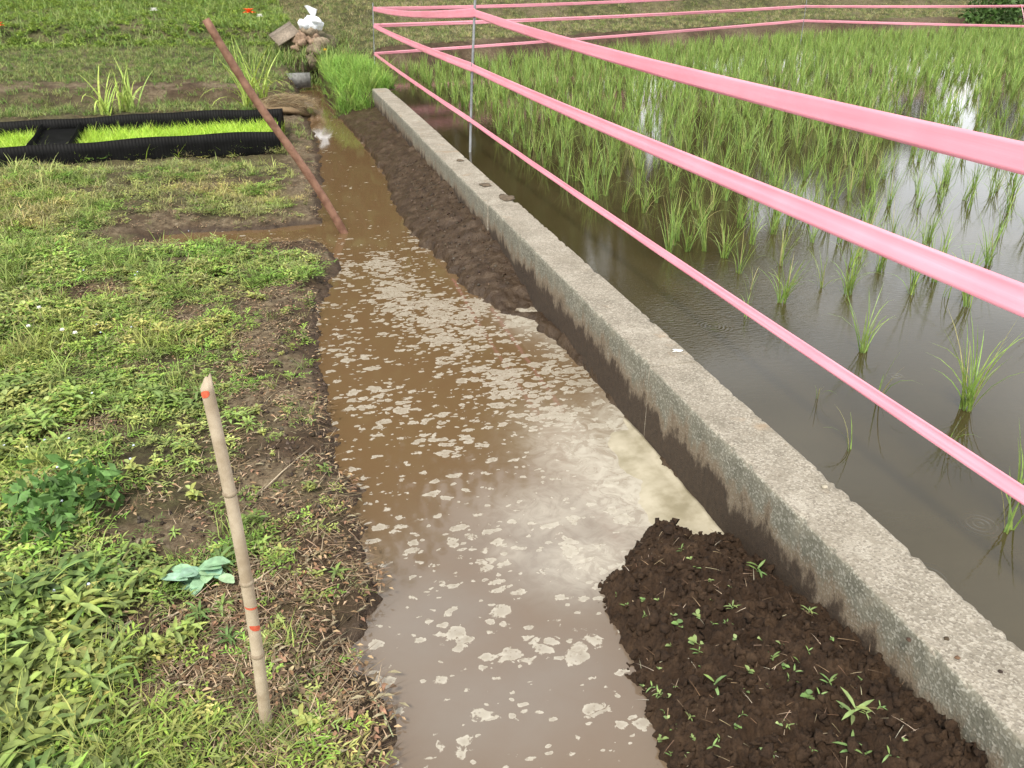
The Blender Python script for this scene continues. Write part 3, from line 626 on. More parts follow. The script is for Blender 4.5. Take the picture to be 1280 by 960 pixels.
V, Fq, C = scatter(FPR, np.stack([x, y, z], -1), RNG.uniform(0, 6.28, len(x)), RNG.uniform(.4, .9, len(x)) * np.where(lush, 1.6, .85), which, tint)
print('far grass', len(V)); tag(mesh_obj('bank_grass', V, Fq, M['leaf'], C=C), 'short dry and green grass on the banks beyond the field', kind='stuff')
# lush long grass on the little dike beyond the kerb's end
DPR = [proto_grass(40 + i, 22, (.14, .28), .0055, c, 3, .05) for i, c in enumerate([(.22, .38, .06), (.17, .32, .05), (.28, .40, .09)])]
n = 950; x = RNG.uniform(.62, 1.66, n); y = RNG.uniform(11.55, 14.9, n); z, d, mm = terrain(x, y); ok = (d > -.03) & ~((x > 1.3) & (y < 11.9)); x, y, z = x[ok], y[ok], z[ok]
V, Fq, C = scatter(DPR, np.stack([x, y, z], -1), RNG.uniform(0, 6.28, len(x)), RNG.uniform(.4, 1.35, len(x)) * np.where(x < .9, .7, 1), RNG.integers(0, 3, len(x)), RNG.uniform(.6, 1.15, (len(x), 1)) * np.ones((1, 3)), RNG.normal(0, .28, (len(x), 2)))
tag(mesh_obj('long_grass', V, Fq, M['leaf'], C=C), 'bright green long grass on the mound at the far end of the kerb', kind='stuff')
# ------------------------------------------------------------------ rice
def rice_arr(s, n, L=(.20, .40), seg=5, W=.006, bias=.3):
    rg = random.Random(s); g = G()
    for k in range(n):
        a = rg.uniform(0, 6.28); cc = rc((.21, .31, .070), .24, rg)
        if rg.random() < .08: cc = (.36, .34, .14)
        ln = rg.uniform(*L); el = rg.uniform(1.2, 1.54); dr = rg.uniform(.1, .6) if rg.random() < .72 else rg.uniform(1.0, 2.2)
        blade(g, (rg.uniform(-.018, .018), rg.uniform(-.018, .018), -.01), a, el, ln, W * rg.uniform(.7, 1.25), dr, tuple(v * .85 for v in cc), seg, tuple(v * 1.25 for v in cc), rg.uniform(-.9, .9))
    return g.arr()
RV = [rice_arr(200 + i, 13 + (i * 5) % 10) for i in range(12)]; RT = [rice_arr(230 + i, 5 + i, (.14, .26)) for i in range(4)] + [rice_arr(250, 40, (.22, .42)), rice_arr(251, 26, (.18, .34))]
meshes = []
for i, (V, Fq, C) in enumerate(RV + RT):
    o = mesh_obj('rice_plant', V, Fq, M['rice'], C=C); meshes.append(o.data); bpy.data.objects.remove(o)
explicit = [  # base pixel, variant, scale, label
    (935, 398, 13, 1.0, 'thin low rice shoot just right of the rain ring in the water'), (978, 378, 17, .95, 'bushy rice clump left of the sparse ones, above the lowest pink tape'),
    (905, 322, 17, .9, 'full rice clump in open dark water above the lowest pink tape'), (836, 318, 1, 1.0, 'rice clump with arched outer leaves, the one nearest the long kerb'),
    (1060, 368, 17, .85, 'spreading rice clump right below the middle pink tape'), (1078, 440, 3, .9, 'leaning rice clump in grey water between the middle and lowest pink tapes'),
    (1098, 502, 12, 1.1, 'small sparse rice clump just above the lowest pink tape, with dark reflection'), (1208, 512, 16, 1.0, 'tall thick rice clump standing alone in grey water near the right edge'),
    (1258, 662, 14, 1.1, 'sprawling thin rice clump below the lowest pink tape at the right edge'), (1275, 612, 15, 1.1, 'rice clump cut by the right edge, just above the lowest pink tape'),
    (1062, 562, 12, .8, 'faint single rice shoot below the lowest pink tape'), (938, 362, 12, .7, 'tiny rice shoot touching the lowest pink tape'), (1142, 352, 6, .7, 'short rice clump behind the middle pink tape'),
    (1180, 372, 13, 1.0, 'pale thin rice clump below the middle pink tape near the right'), (1022, 498, 12, .6, 'few pale submerged rice leaves in grey water beside the lowest pink tape'), (868, 292, 12, 1.0, 'thin yellowish rice clump beside the fuller one in dark water'),
    (740, 232, 13, .8, 'short rice shoots above the lowest tape, nearest the kerb joint'), (1186, 560, 12, .7, 'wispy rice shoot below left of the tall lone clump')]
RGRP = 'rice clumps in the flooded paddy'
rcount = 0
def rice_obj(p, var, s, label):
    global rcount
    o = bpy.data.objects.new('rice_plant', meshes[var]); col.objects.link(o); o.location = (p[0], p[1], 0); o.scale = (s, s, s); o.rotation_euler = (random.uniform(-.08, .08), random.uniform(-.05, .1), random.uniform(0, 6.28))
    tag(o, label, 'rice plant', RGRP); rcount += 1
for px, py, v_, s, lab in explicit: rice_obj(P(px, py, 0), v_, s, lab)
cand = []
for yy in np.arange(1.2, 21, .20):
    for xx in np.arange(1.75, 26, .215):
        x = xx + random.uniform(-.1, .1); y = yy + random.uniform(-.1, .1)
        if y > ybank(x) - .2: continue
        u, v, c_ = proj((x, y, 0))
        if c_ < .5: continue
        lim = np.interp(u, [490, 600, 700, 760, 830, 900, 1000, 1100, 1200, 1300, 1600], [92, 150, 225, 275, 312, 335, 362, 385, 395, 400, 440])
        if v > lim: continue
        if v > lim - 60 and random.random() < .25: continue
        if random.random() < np.interp(c_, [5, 9, 14], [.10, .22, .10]): continue
        if u > 1110 and v > 105 and random.random() < .5: continue
        cand.append((x, y, u, v, c_))
inframe = [c for c in cand if 0 < c[2] < 1300 and c[3] > -10]; inframe.sort(key=lambda c: c[4])
rest = set(map(id, cand)); top = inframe[:300 - rcount]
for c in top:
    rest.discard(id(c)); rice_obj(c, random.randrange(12), random.uniform(.7, 1.0), 'clump of young green rice standing among the close rows of the flooded paddy')
rs = [c for c in cand if id(c) in rest and c[2] < 1700]; n = len(rs); pos = np.array([(c[0], c[1], 0) for c in rs])
FR = [rice_arr(260 + i, 15, (.20, .36), 3, .011) for i in range(6)]
V, Fq, C = scatter(FR, pos, RNG.uniform(0, 6.28, n), RNG.uniform(.7, 1.0, n), RNG.integers(0, 6, n), RNG.uniform(.85, 1.2, (n, 1)) * np.ones((1, 3)))
print('rice', rcount, 'far', n, len(V)); tag(mesh_obj('far_rice', V, Fq, M['rice'], C=C), 'dense rows of young rice in the far part of the paddy', kind='stuff')
# ------------------------------------------------------------------ posts and pink tape
postA = P(586, 190, 0); postB = P(468, 88, 0); postC = P(1000, 47, .1)
ptop = PXX(593, 2, postA[0])
def post(base, h, label, r=.009, lean=(0, 0)):
    g = G(); tube(g, [(0, 0, -.25), (lean[0] * .5, lean[1] * .5, h / 2), (lean[0], lean[1], h)], r, (.5, .5, .5), 10)
    o = g.build('steel_post', M['steel'], smooth=True); o.location = (base[0], base[1], 0); return tag(o, label, 'post', 'thin steel posts holding the pink tape')
def zof(base, py):
    lo, hi = 0, 4
    for _ in range(40):
        md = (lo + hi) / 2
        if proj((base[0], base[1], md))[1] > py: lo = md
        else: hi = md
    return lo
zA = [zof(postA, q_) for q_ in (16, 84, 149)]; zB = [zof(postB, q_) for q_ in (11, 32, 67)]
leanA = (.085, 0.0)
post(postA, zof(postA, 2) + .02, 'thin grey post in the paddy near the kerb, carrying all three pink tapes', .011, leanA)
post(postB, zof(postB, 5) + .02, 'thin dark post at the far end of the kerb where the pink tapes turn', .008, (.05, 0))
def plane_pt(px, py, x0): return PXX(px, py, x0)
X0 = postA[0]
nearE = [plane_pt(1280, 187, X0 + .03), plane_pt(1280, 371, X0 + .02), plane_pt(1280, 617, X0 + .01)]
print('tape', zA, zB, [tuple(np.round(v, 2)) for v in nearE])
def extend(a, b, yend):
    k = (yend - b[1]) / (b[1] - a[1]); return b + (b - a) * k
farpost = [(P(1000, 45, .1)), None]
def far_pt(px, py, ref):          # point above a ground point whose foot is `ref`
    b0 = ref; return np.array([b0[0], b0[1], zof(b0, py)])
C0 = P(1000, 58, 0); D0 = P(1480, 50, 0)
farC = [np.array([C0[0], C0[1], zof(C0, q_)]) for q_ in (-12, 8, 26)]; farD = [np.array([D0[0], D0[1], zof(D0, q_)]) for q_ in (-16, 4, 36)]
post(C0, farC[0][2] + .05, 'thin post at the far side of the paddy where the tape bends', .007)
post(D0, farD[0][2] + .05, 'thin post beyond the right edge of the picture', .007)
def ribbon(name, pts, widths, twists, label, sag=.0, crease=0):
    """flat tape hung edge-up: cross direction starts vertical and is turned by twist round its run"""
    P_, W_, T_ = [], [], []
    for i in range(len(pts) - 1):
        a, b_ = np.asarray(pts[i]), np.asarray(pts[i + 1]); L = np.linalg.norm(b_ - a); n = max(12, int(L / .06))
        for k in range(n + (i == len(pts) - 2)):
            t_ = k / n; p_ = a * (1 - t_) + b_ * t_; p_ = p_ - np.array([0, 0, sag * L * 4 * t_ * (1 - t_)]) ; P_.append(p_)
            W_.append(widths[i][0] * (1 - t_) + widths[i][1] * t_); T_.append(twists[i][0] * (1 - t_) + twists[i][1] * t_ + .06 * math.sin(t_ * 9 + i))
    P_ = np.array(P_); V = []; m_ = 7; kc = 4
    for i, p_ in enumerate(P_):
        d = P_[min(i + 1, len(P_) - 1)] - P_[max(i - 1, 0)]; d /= np.linalg.norm(d); s_ = np.cross(d, [0, 0, 1.0]); s_ /= np.linalg.norm(s_); u_ = np.cross(s_, d)
        for k in range(m_):
            f = (k / (m_ - 1) - .5); cd_ = u_ * math.cos(T_[i]) + s_ * math.sin(T_[i]); nn = np.cross(d, cd_); V.append(p_ + cd_ * f * W_[i] + nn * (.0008 * math.sin(i * .37 + k * 2) + crease * (.006 if k == kc else 0) + .0012 * math.sin(i * .11 + f * 3)))
    n = len(P_); Fq = [(i * m_ + k, i * m_ + k + 1, (i + 1) * m_ + k + 1, (i + 1) * m_ + k) for i in range(n - 1) for k in range(m_ - 1)]
    o = mesh_obj(name, V, Fq, M['tape'], smooth=False); sm = o.modifiers.new('t', 'SOLIDIFY'); sm.thickness = .0006
    return tag(o, label, 'tape', 'pink tapes strung round the paddy')
def A_(z): return np.array([postA[0] + leanA[0] * z / 1.25, postA[1], z])
def B_(z): return np.array([postB[0] + .05 * z, postB[1], z])
A0, A1, A2 = A_(zA[0]), A_(zA[1]), A_(zA[2]); B0, B1, B2 = B_(zB[0]), B_(zB[1]), B_(zB[2])
eps = np.array([-.012, 0, 0])
wT = .085
ribbon('pink_tape', [extend(A0, nearE[0], .7), A0 + eps, B0, farC[0], farD[0]], [(.075, .058), (.075, .07), (.055, .05), (.05, .05)], [(.12, .05), (.0, .1), (.2, .3), (.3, .2)], 'broad flat pink tape, the highest of the three strung over the paddy', .006)
ribbon('pink_tape', [extend(A1, nearE[1], .7), A1 + eps, B1, farC[1], farD[1]], [(.076, .060), (.075, .065), (.06, .055), (.05, .05)], [(.35, .1), (.1, .2), (.1, .2), (.2, .2)], 'middle pink tape of the three, creased, crossing the picture to the right', .003, 1)
ribbon('pink_tape', [extend(A2, nearE[2], .7), A2 + eps, B2, farC[2], farD[2]], [(.042, .036), (.042, .05), (.045, .055), (.05, .05)], [(.3, .1), (.2, .1), (.1, .2), (.2, .1)], 'lowest and narrowest pink tape, nearest the water, folded thin', .002, .6)
e0 = farC[1] * .47 + farD[1] * .53; g = G(); blade(g, e0, 2.6, -1.1, .42, .09, .2, (.8, .3, .4), 4)
V, Fq, C = g.arr(); tag(mesh_obj('pink_tape_end', V, Fq, M['tape'], C=C), 'short loose pink tape end hanging from the far tape at upper right', 'tape end')
# ------------------------------------------------------------------ bamboo stake in the left foreground
sb = P(333, 905, -.21); hS = 0
lo, hi = 0, 2
for _ in range(40):
    md = (lo + hi) / 2
    if proj((sb[0], sb[1], -.21 + md))[1] > 478: lo = md
    else: hi = md
hS = lo; print('stake height', hS)
st = empty('bamboo_stake', (sb[0], sb[1], -.21), 'pale bamboo stake with red marks standing upright in the left foreground', 'stake')
def rad_at(z): return .0150 - .0035 * (1 - z / hS) * 0 - .002 * z / hS
def bendx(z): return .012 * math.sin(z / hS * 3.1) + .006 * z
nodes_z = [.02, .235, .455, .70]
zs = sorted(set(list(np.linspace(-.12, hS, 60))))
g = G(); rr = [rad_at(z) + sum(.0012 * math.exp(-((z - q_) / .006) ** 2) for q_ in nodes_z) for z in zs]
tube(g, [(bendx(z), 0, z) for z in zs], rr, (.4, .3, .2), 20, False)
# broken, slanting hollow top
V, Fq, C = g.arr(); ring = V[-20:]; 
for k in range(20): V[len(V) - 20 + k, 2] += .018 * math.cos(2 * math.pi * k / 20 + 2.2) + .004 * random.uniform(-1, 1)
inn = V[-20:].copy(); ctr = inn.mean(0); inn = ctr + (inn - ctr) * .72; low = inn.copy(); low[:, 2] -= .05
b0 = len(V); V = np.vstack([V, inn, low]); Fq = np.vstack([Fq, [(b0 - 20 + k, b0 - 20 + (k + 1) % 20, b0 + (k + 1) % 20, b0 + k) for k in range(20)], [(b0 + k, b0 + (k + 1) % 20, b0 + 20 + (k + 1) % 20, b0 + 20 + k) for k in range(20)]])
mesh_obj('culm', V, Fq, M['bamboo'], st, smooth=True)
for q_ in nodes_z[1:]:
    g = G(); tube(g, [(bendx(q_ + dz), 0, q_ + dz) for dz in (-.006, -.002, .002, .006)], [rad_at(q_) + k for k in (.0006, .0026, .0022, .0004)], (.3, .2, .1), 20, False); g.build('node_ring', M['bamboo_node'], st, True)
def band(zc, hgt, a0, a1, slope, label=None):
    V = []; n = 14
    for k in range(n + 1):
        a = a0 + (a1 - a0) * k / n; tpr = 1 - abs(2 * k / n - 1) ** 3 * .6
        for s_ in (-1, 1):
            zz = zc + s_ * hgt * tpr / 2 + slope * (k / n - .5); V.append((bendx(zz) + math.cos(a) * (rad_at(zz) + .0007), math.sin(a) * (rad_at(zz) + .0007), zz))
    mesh_obj('red_mark', V, [(2 * k, 2 * k + 2, 2 * k + 3, 2 * k + 1) for k in range(n)], M['red'], st, smooth=True)
vang = math.atan2(-sb[1], -sb[0])
band(.385, .006, vang - 1.2, vang + 1.2, -.008); band(.325, .016, vang - .7, vang + 1.2, -.012); band(hS - .022, .016, vang - 1.3, vang + .2, .006)
# leaning brown pole
pb_ = P(430, 291, ZW - .0); D_ = ray(255, 22); tt_ = pb_[1] / D_[1] * .995; tp = np.array([0, 0, H]) + D_ * tt_
print('pole', pb_, tp)
g = G(); n = 26; pts = []
for k in range(n):
    f = k / (n - 1); p_ = pb_ * (1 - f) + tp * f - pb_; p_ = p_ + np.array([.012 * math.sin(f * 7), 0, .01 * math.sin(f * 5)]); pts.append(p_)
pts = [pts[0] - (pts[1] - pts[0]) * 3] + pts
tube(g, pts, [.030] + [.030 - .004 * (k / n) + .0015 * math.sin(k * 1.9) for k in range(n)], (.2, .1, .06), 14)
o = g.build('wooden_pole', M['pole'], smooth=True); o.location = tuple(pb_); tag(o, 'long brown wooden pole leaning left out of the muddy water', 'pole')
# ------------------------------------------------------------------ rice nursery bed fenced with black corrugated sheet
FB = -.22; fr0, fr1 = P(0, 216, FB), P(352, 194, FB); 
ztop = .03
bk0, bk1 = P(0, 151, ztop), P(353, 135, ztop)
dirx = (fr1 - fr0); dirx[2] = 0; Lx = np.linalg.norm(dirx); dirx /= Lx
fA = fr0 - dirx * 1.6; fBp = fr1.copy(); kA = bk0 - dirx * 1.6; kB = bk1.copy()
bed = empty('seedling_bed', ((fA[0] + fBp[0]) / 2, (fA[1] + fBp[1]) / 2 + .6, FB), 'long nursery bed of bright rice seedlings fenced with black corrugated sheet', 'seedling bed')
ob = np.array(bed.location)
def sheet(a, b_, z0, z1, name, wave=.0018, pitch=.03, lab=None):
    a = np.array(a); b_ = np.array(b_); d = b_ - a; d[2] = 0; L = np.linalg.norm(d); d /= L; nrm = np.array([-d[1], d[0], 0]); n = int(L / .006); V = []
    zr = np.linspace(0, 1, 4)
    for i in range(n + 1):
        s_ = L * i / n; off = wave * math.sin(2 * math.pi * s_ / pitch) + .02 * math.sin(s_ * 1.7 + a[0]); zt_ = z1 + .008 * math.sin(s_ * 2.3) + .005 * math.sin(s_ * 7.1)
        for q_ in zr: V.append(a + d * s_ + nrm * (off) + np.array([0, 0, 0]) * 0 + np.array([0, 0, z0 + (zt_ - z0) * q_ - a[2]]) - ob)
    m_ = 4; Fq = [(i * m_ + k, (i + 1) * m_ + k, (i + 1) * m_ + k + 1, i * m_ + k + 1) for i in range(n) for k in range(m_ - 1)]
    o = mesh_obj(name, V, Fq, M['black'], bed, smooth=False); s2 = o.modifiers.new('t', 'SOLIDIFY'); s2.thickness = .004; return o
sheet(fA, fBp, FB - .04, .02, 'front_panel'); sheet(kA, kB, FB - .04, ztop, 'back_panel'); sheet(fBp, kB, FB - .04, ztop - .01, 'end_panel')
gxa = P(43, 180, -.05); gxb = P(91, 178, -.05)
def on_back(p): 
    f = np.dot((p - fA)[:2], dirx[:2]); return kA + (kB - kA) * f / Lx
pa, pb2 = gxa.copy(), gxb.copy()
def lerp(a, b_, f): return a * (1 - f) + b_ * f
fLtot = np.linalg.norm((fBp - fA)[:2])
fa = np.dot((P(43, 205, FB) - fA)[:2], dirx[:2]) / fLtot; fb = np.dot((P(91, 205, FB) - fA)[:2], dirx[:2]) / fLtot
fra, bka, frb, bkb = lerp(fA, fBp, fa), lerp(kA, kB, fa), lerp(fA, fBp, fb), lerp(kA, kB, fb)
for k_, (q0, q1) in enumerate(((fra, bka), (frb, bkb))): sheet(q0 + (q1 - q0) * .02, q1 - (q1 - q0) * .02, FB - .03, -.01, 'divider')
g = G(); q4 = [fra + (bka - fra) * .03, frb + (bkb - frb) * .03, frb + (bkb - frb) * .97, fra + (bka - fra) * .97]; g.add([(p_[0] - ob[0], p_[1] - ob[1], z_ - ob[2]) for z_ in (-.075, -.085) for p_ in q4], [(0, 1, 2, 3), (4, 7, 6, 5), (0, 4, 5, 1), (2, 6, 7, 3)], (0, 0, 0)); g.build('cover_sheet', M['black'], bed)
# seedbed floor and seedlings
g = G()
def bedpt(u, v): return lerp(lerp(fA, fBp, u), lerp(kA, kB, u), v)
for (u0, u1) in ((.0, fa - .004), (fb + .004, .995)):
    q4 = [bedpt(u0, .03), bedpt(u1, .03), bedpt(u1, .97), bedpt(u0, .97)]; V = [(p_[0] - ob[0], p_[1] - ob[1], -.19 - ob[2]) for p_ in q4] + [(p_[0] - ob[0], p_[1] - ob[1], FB - .05 - ob[2]) for p_ in q4]
    g.add(V, [(0, 1, 2, 3), (4, 7, 6, 5), (0, 4, 5, 1), (1, 5, 6, 2), (2, 6, 7, 3), (3, 7, 4, 0)], (.05, .05, .02))
g.build('soil_tray', M['stone'], bed)
n = 3400; u = RNG.random(n); v = RNG.random(n) * .93 + .04; pos = []
SPR = [proto_grass(300 + i, 14, (.09, .20), .006, (.42, .60, .07), 2, .045) for i in range(4)]
ok = (u < fa - .006) | (u > fb + .008); u, v = u[ok] * .99, v[ok]
pos = np.array([[*bedpt(a, b_)[:2], -.19] for a, b_ in zip(u, v)])
V, Fq, C = scatter(SPR, pos, RNG.uniform(0, 6.28, len(u)), RNG.uniform(.8, 1.15, len(u)), RNG.integers(0, 4, len(u)), RNG.uniform(.85, 1.15, (len(u), 1)) * np.ones((1, 3)))
ob_ = mesh_obj('seedlings', V - ob, Fq, M['rice'], bed, C=C); ob_['kind'] = 'stuff'
# ------------------------------------------------------------------ tall leafy tufts behind the bed
def tuft(px, py, zb, hgt, n, label, s, W=.022, spread=.10):
    b0 = P(px, py, zb); b0[2] = tz(b0[0], b0[1])[0]; rg = random.Random(s); g = G()
    for k in range(n):
        a = rg.uniform(0, 6.28); cc = rc((.34, .45, .10), .2, rg); big = rg.random() < .3
        blade(g, (rg.uniform(-spread, spread), rg.uniform(-spread, spread) * .5, -.02), a, rg.uniform(1.1, 1.5), hgt * rg.uniform(.55, 1.0), W * rg.uniform(.5, 1.1), rg.uniform(1.5, 2.3) if big else rg.uniform(.05, .7), cc, 7, tuple(v_ * 1.1 for v_ in cc), rg.uniform(-.8, .8))
    o = g.build('grass_tuft', M['leaf']); o.location = tuple(b0); return tag(o, label, 'tall grass', 'tall grass tufts beyond the seedling bed')
tuft(133, 146, -.2, .75, 14, 'narrow tall grass tuft behind the black bed, leftmost of the two close together', 1, .045, .07)
tuft(161, 142, -.2, .78, 26, 'tall grass tuft with arching side leaves behind the black bed', 2, .034, .10)
tuft(320, 134, -.2, 1.05, 55, 'largest tall grass tuft, behind the right end of the black bed by the pole', 3, .034, .16)
tuft(205, 300, -.2, .18, 14, 'small grass tuft on the rim of the furrow below the bed', 4, .007, .06)
# straw mat by the channel
c0 = P(352, 128, -.12); g = G(); rock(g, (0, 0, .0), (.40, .53, .17), (.16, .11, .06), 5, 30, 16, .8, .35)
for i in range(2200):
    a = random.uniform(0, 6.28); r_ = random.random() ** .5; x = math.cos(a) * .40 * r_; y = math.sin(a) * .52 * r_; zz = .165 * math.sqrt(max(0, 1 - r_ * r_ * .95))
    blade(g, (x, y, zz), random.uniform(-1.0, .7) + 1.57, random.uniform(-.3, .35), random.uniform(.06, .22), .007, .5, rc(random.choice([(.42, .33, .19), (.33, .25, .14), (.22, .15, .08), (.14, .09, .05)]), .2), 2)
o = g.build('straw_pile', M['straw']); o.location = (c0[0], c0[1], -.20); tag(o, 'low pile of dry tan straw beside the channel inlet', 'straw pile')
# pile of stones, board and white bag near the channel head
def foot(px, py, zg=.3):
    d = ray(px, py); best = None
    ts = np.concatenate([np.linspace(.9, 8, 4000), np.linspace(8, 60, 3000)]) / np.linalg.norm(d); pp = np.array([0, 0, H])[None] + d[None] * ts[:, None]; zz = terrain(pp[:, 0], pp[:, 1])[0]; k = np.argmax(pp[:, 2] < zz); return pp[k]
sp_ = foot(388, 78); print('stones', sp_)
labs = ['large brown stone at the front of the stone pile by the channel', 'rounded grey stone on the left of the stone pile', 'upper stone of the pile directly below the white bag', 'small tan stone at the middle of the stone pile', 'flat stone low in front of the stone pile', 'small dark stone wedged beside the board', 'small stone right of the large front one, by the long grass', 'broken stone left of the pile foot']
sc0 = (sp_[1]) / 1035.0
for i, (px, py, r_) in enumerate([(395, 60, 13), (377, 50, 10), (386, 38, 10), (391, 49, 7), (390, 76, 10), (370, 60, 6), (404, 70, 6), (374, 74, 7)]):
    q0 = np.array([0, 0, H]) + ray(px, py) * (sp_[1] + .1 * (70 - py) / 30) / ray(px, py)[1]; rr_ = r_ * sc0 * .95
    g = G(); rock(g, (0, 0, 0), (rr_, rr_ * 1.1, rr_ * 1.1), (.21 + .03 * (i % 2), .165, .115), 50 + i, 18, 12, .8, .5); o = g.build('stone', M['stone'], smooth=True); o.location = tuple(q0); tag(o, labs[i], 'stone', 'stones piled at the channel head')
g = G(); rock(g, (0, 0, 0), (.5, .45, .42), (.10, .085, .05), 77, 30, 18, .8, .35); o = g.build('earth_mound', M['stone'], smooth=True); o.location = (sp_[0] - .02, sp_[1] + .45, tz(sp_[0], sp_[1] + .4)[0] + .05); tag(o, 'brown earth mound under the stones and board', 'earth mound')
bp = np.array([0, 0, H]) + ray(357, 44) * (sp_[1] + .15) / ray(357, 44)[1]
g = G(); box(g, (-.22, -.15, -.012), (.22, .15, .012), (.22, .18, .14)); box(g, (-.22, .16, -.012), (.22, .26, .012), (.18, .15, .12)); o = g.build('wooden_board', M['wood']); o.location = tuple(bp); o.rotation_euler = (R(25), R(-28), R(10)); tag(o, 'weathered wooden board lying tilted left of the stones', 'board')
bpz = np.array([0, 0, H]) + ray(391, 27) * (sp_[1] + .05) / ray(391, 27)[1]
bag = empty('plastic_bag', bpz, 'knotted white plastic bag on top of the stone pile', 'bag')
g = G(); rock(g, (.03, 0, -.02), (.17, .12, .13), (.8, .8, .85), 90, 28, 18, .9, .6); rock(g, (-.17, 0, -.04), (.10, .09, .10), (.8, .8, .85), 91, 22, 14, .9, .6); g.build('bag_body', M['bag'], bag, True)
V = []; n = 9
for k in range(n):
    a = -1.0 + 2.0 * k / (n - 1); V += [(math.sin(a) * .02 + .02, .01 * math.cos(k * 2), .06), (math.sin(a) * .13 - .01, .03 * math.cos(k * 2.2), .10 + .16 * (.8 + .2 * math.cos(a * 2 + 1.2)))]
mesh_obj('bag_ear', V, [(2 * k, 2 * k + 2, 2 * k + 3, 2 * k + 1) for k in range(n - 1)], M['bag'], bag, smooth=True)
ps = P(367, 103, -.12); g = G(); box(g, (-.30, -.06, -.12), (.28, .06, .10), (.20, .20, .19)); o = g.build('concrete_piece', M['stone']); o.location = (ps[0], ps[1] + .35, -.12); tag(o, 'grey concrete piece at the channel inlet behind the straw pile', 'concrete block')
g = G()
for k in range(260):
    x = sp_[0] + random.gauss(0, .55); y = sp_[1] + random.uniform(-1.0, .5)
    if x > 1.6: continue
    for q_ in range(5): blade(g, (x + random.gauss(0, .03), y, tz(x, y)[0] - .02), random.uniform(0, 6.28), random.uniform(.8, 1.45), random.uniform(.12, .38), .014, random.uniform(.3, 1.3), rc(random.choice([(.18, .28, .06), (.24, .28, .09), (.12, .20, .04)]), .2), 3)
tag(g.build('rough_weeds', M['leaf']), 'rough weeds growing among the stones at the channel head', kind='stuff')
# flowers
def flower(px, py, mat, r_, label, cat='flower', zlift=.07, grp=None, petals=8, stem=True, name='flower'):
    f = foot(px, py + 3); root = empty(name, (f[0], f[1], f[2]), label, cat, grp); g = G(); hh_ = zlift
    if stem: blade(g, (0, 0, 0), 0, 1.5, hh_, r_ * .25 + .001, .05, (.2, .3, .08), 2); g.build('stem', M['leaf'], root)
    g = G()
    for k in range(petals):
        for el in (.2, .8): leaf(g, (0, 0, hh_), 6.28 * k / petals + el, el, r_, r_ * .6, .5, (.8, .8, .8), 2, 'round')
    g.build('petals', mat, root)
for px, py, lab in [(55, 404, 'round white flower highest of the group left of the bamboo stake'), (42, 428, 'white flower leftmost of the group among the weeds'), (100, 437, 'larger white flower at the right of the group among the weeds'), (84, 433, 'small white flower left of the largest one among the weeds')]:
    flower(px, py, M['petal'], .012, lab, zlift=.10, grp='white flowers among the left weeds')
for px, py in [(172, 356), (175, 352), (12, 575), (62, 568), (92, 566), (78, 603), (172, 575), (146, 600), (168, 592), (40, 577), (120, 508), (84, 646), (118, 752), (76, 760), (2, 745), (130, 430), (125, 420), (168, 423), (108, 350), (238, 298)]:
    flower(px, py, M['blue'], .0055, 'tiny pale blue flower among the low green weeds', zlift=.075, grp='tiny pale blue flowers', petals=5, stem=False)
flower(314, 34, M['poppy'], .13, 'orange flower beside the tall grass near the wooden board', zlift=.30); flower(327, 35, M['petal'], .07, 'white flower right of the orange one by the wooden board', zlift=.25)
flower(2, 44, M['poppy'], .10, 'small orange flower at the upper left edge', zlift=.2); flower(195, 24, M['petal'], .08, 'small white flower on the upper left bank', zlift=.2)
flower(407, 69, M['yellow'], .04, 'small yellow flower in the long grass right of the stones', zlift=.12)
# glaucous leafy plant beside the stake
c0 = foot(255, 735); g = G(); rg = random.Random(5)
for k in range(15):
    a = rg.uniform(0, 6.28); r_ = rg.uniform(0, .05); leaf(g, (math.sin(a) * r_ * 1.4, math.cos(a) * r_, .035 + .035 * rg.random()), rg.uniform(1.0, 5.2), rg.uniform(-.05, .45), rg.uniform(.055, .085), rg.uniform(.038, .055), rg.uniform(.3, .9), rc((.26, .42, .27), .15, rg), 4, 'round', .12)
o = g.build('broad_leaf_plant', M['leaf'], smooth=False); o.location = tuple(c0); tag(o, 'wilted blue-green broad leaf plant lying beside the bamboo stake', 'plant')
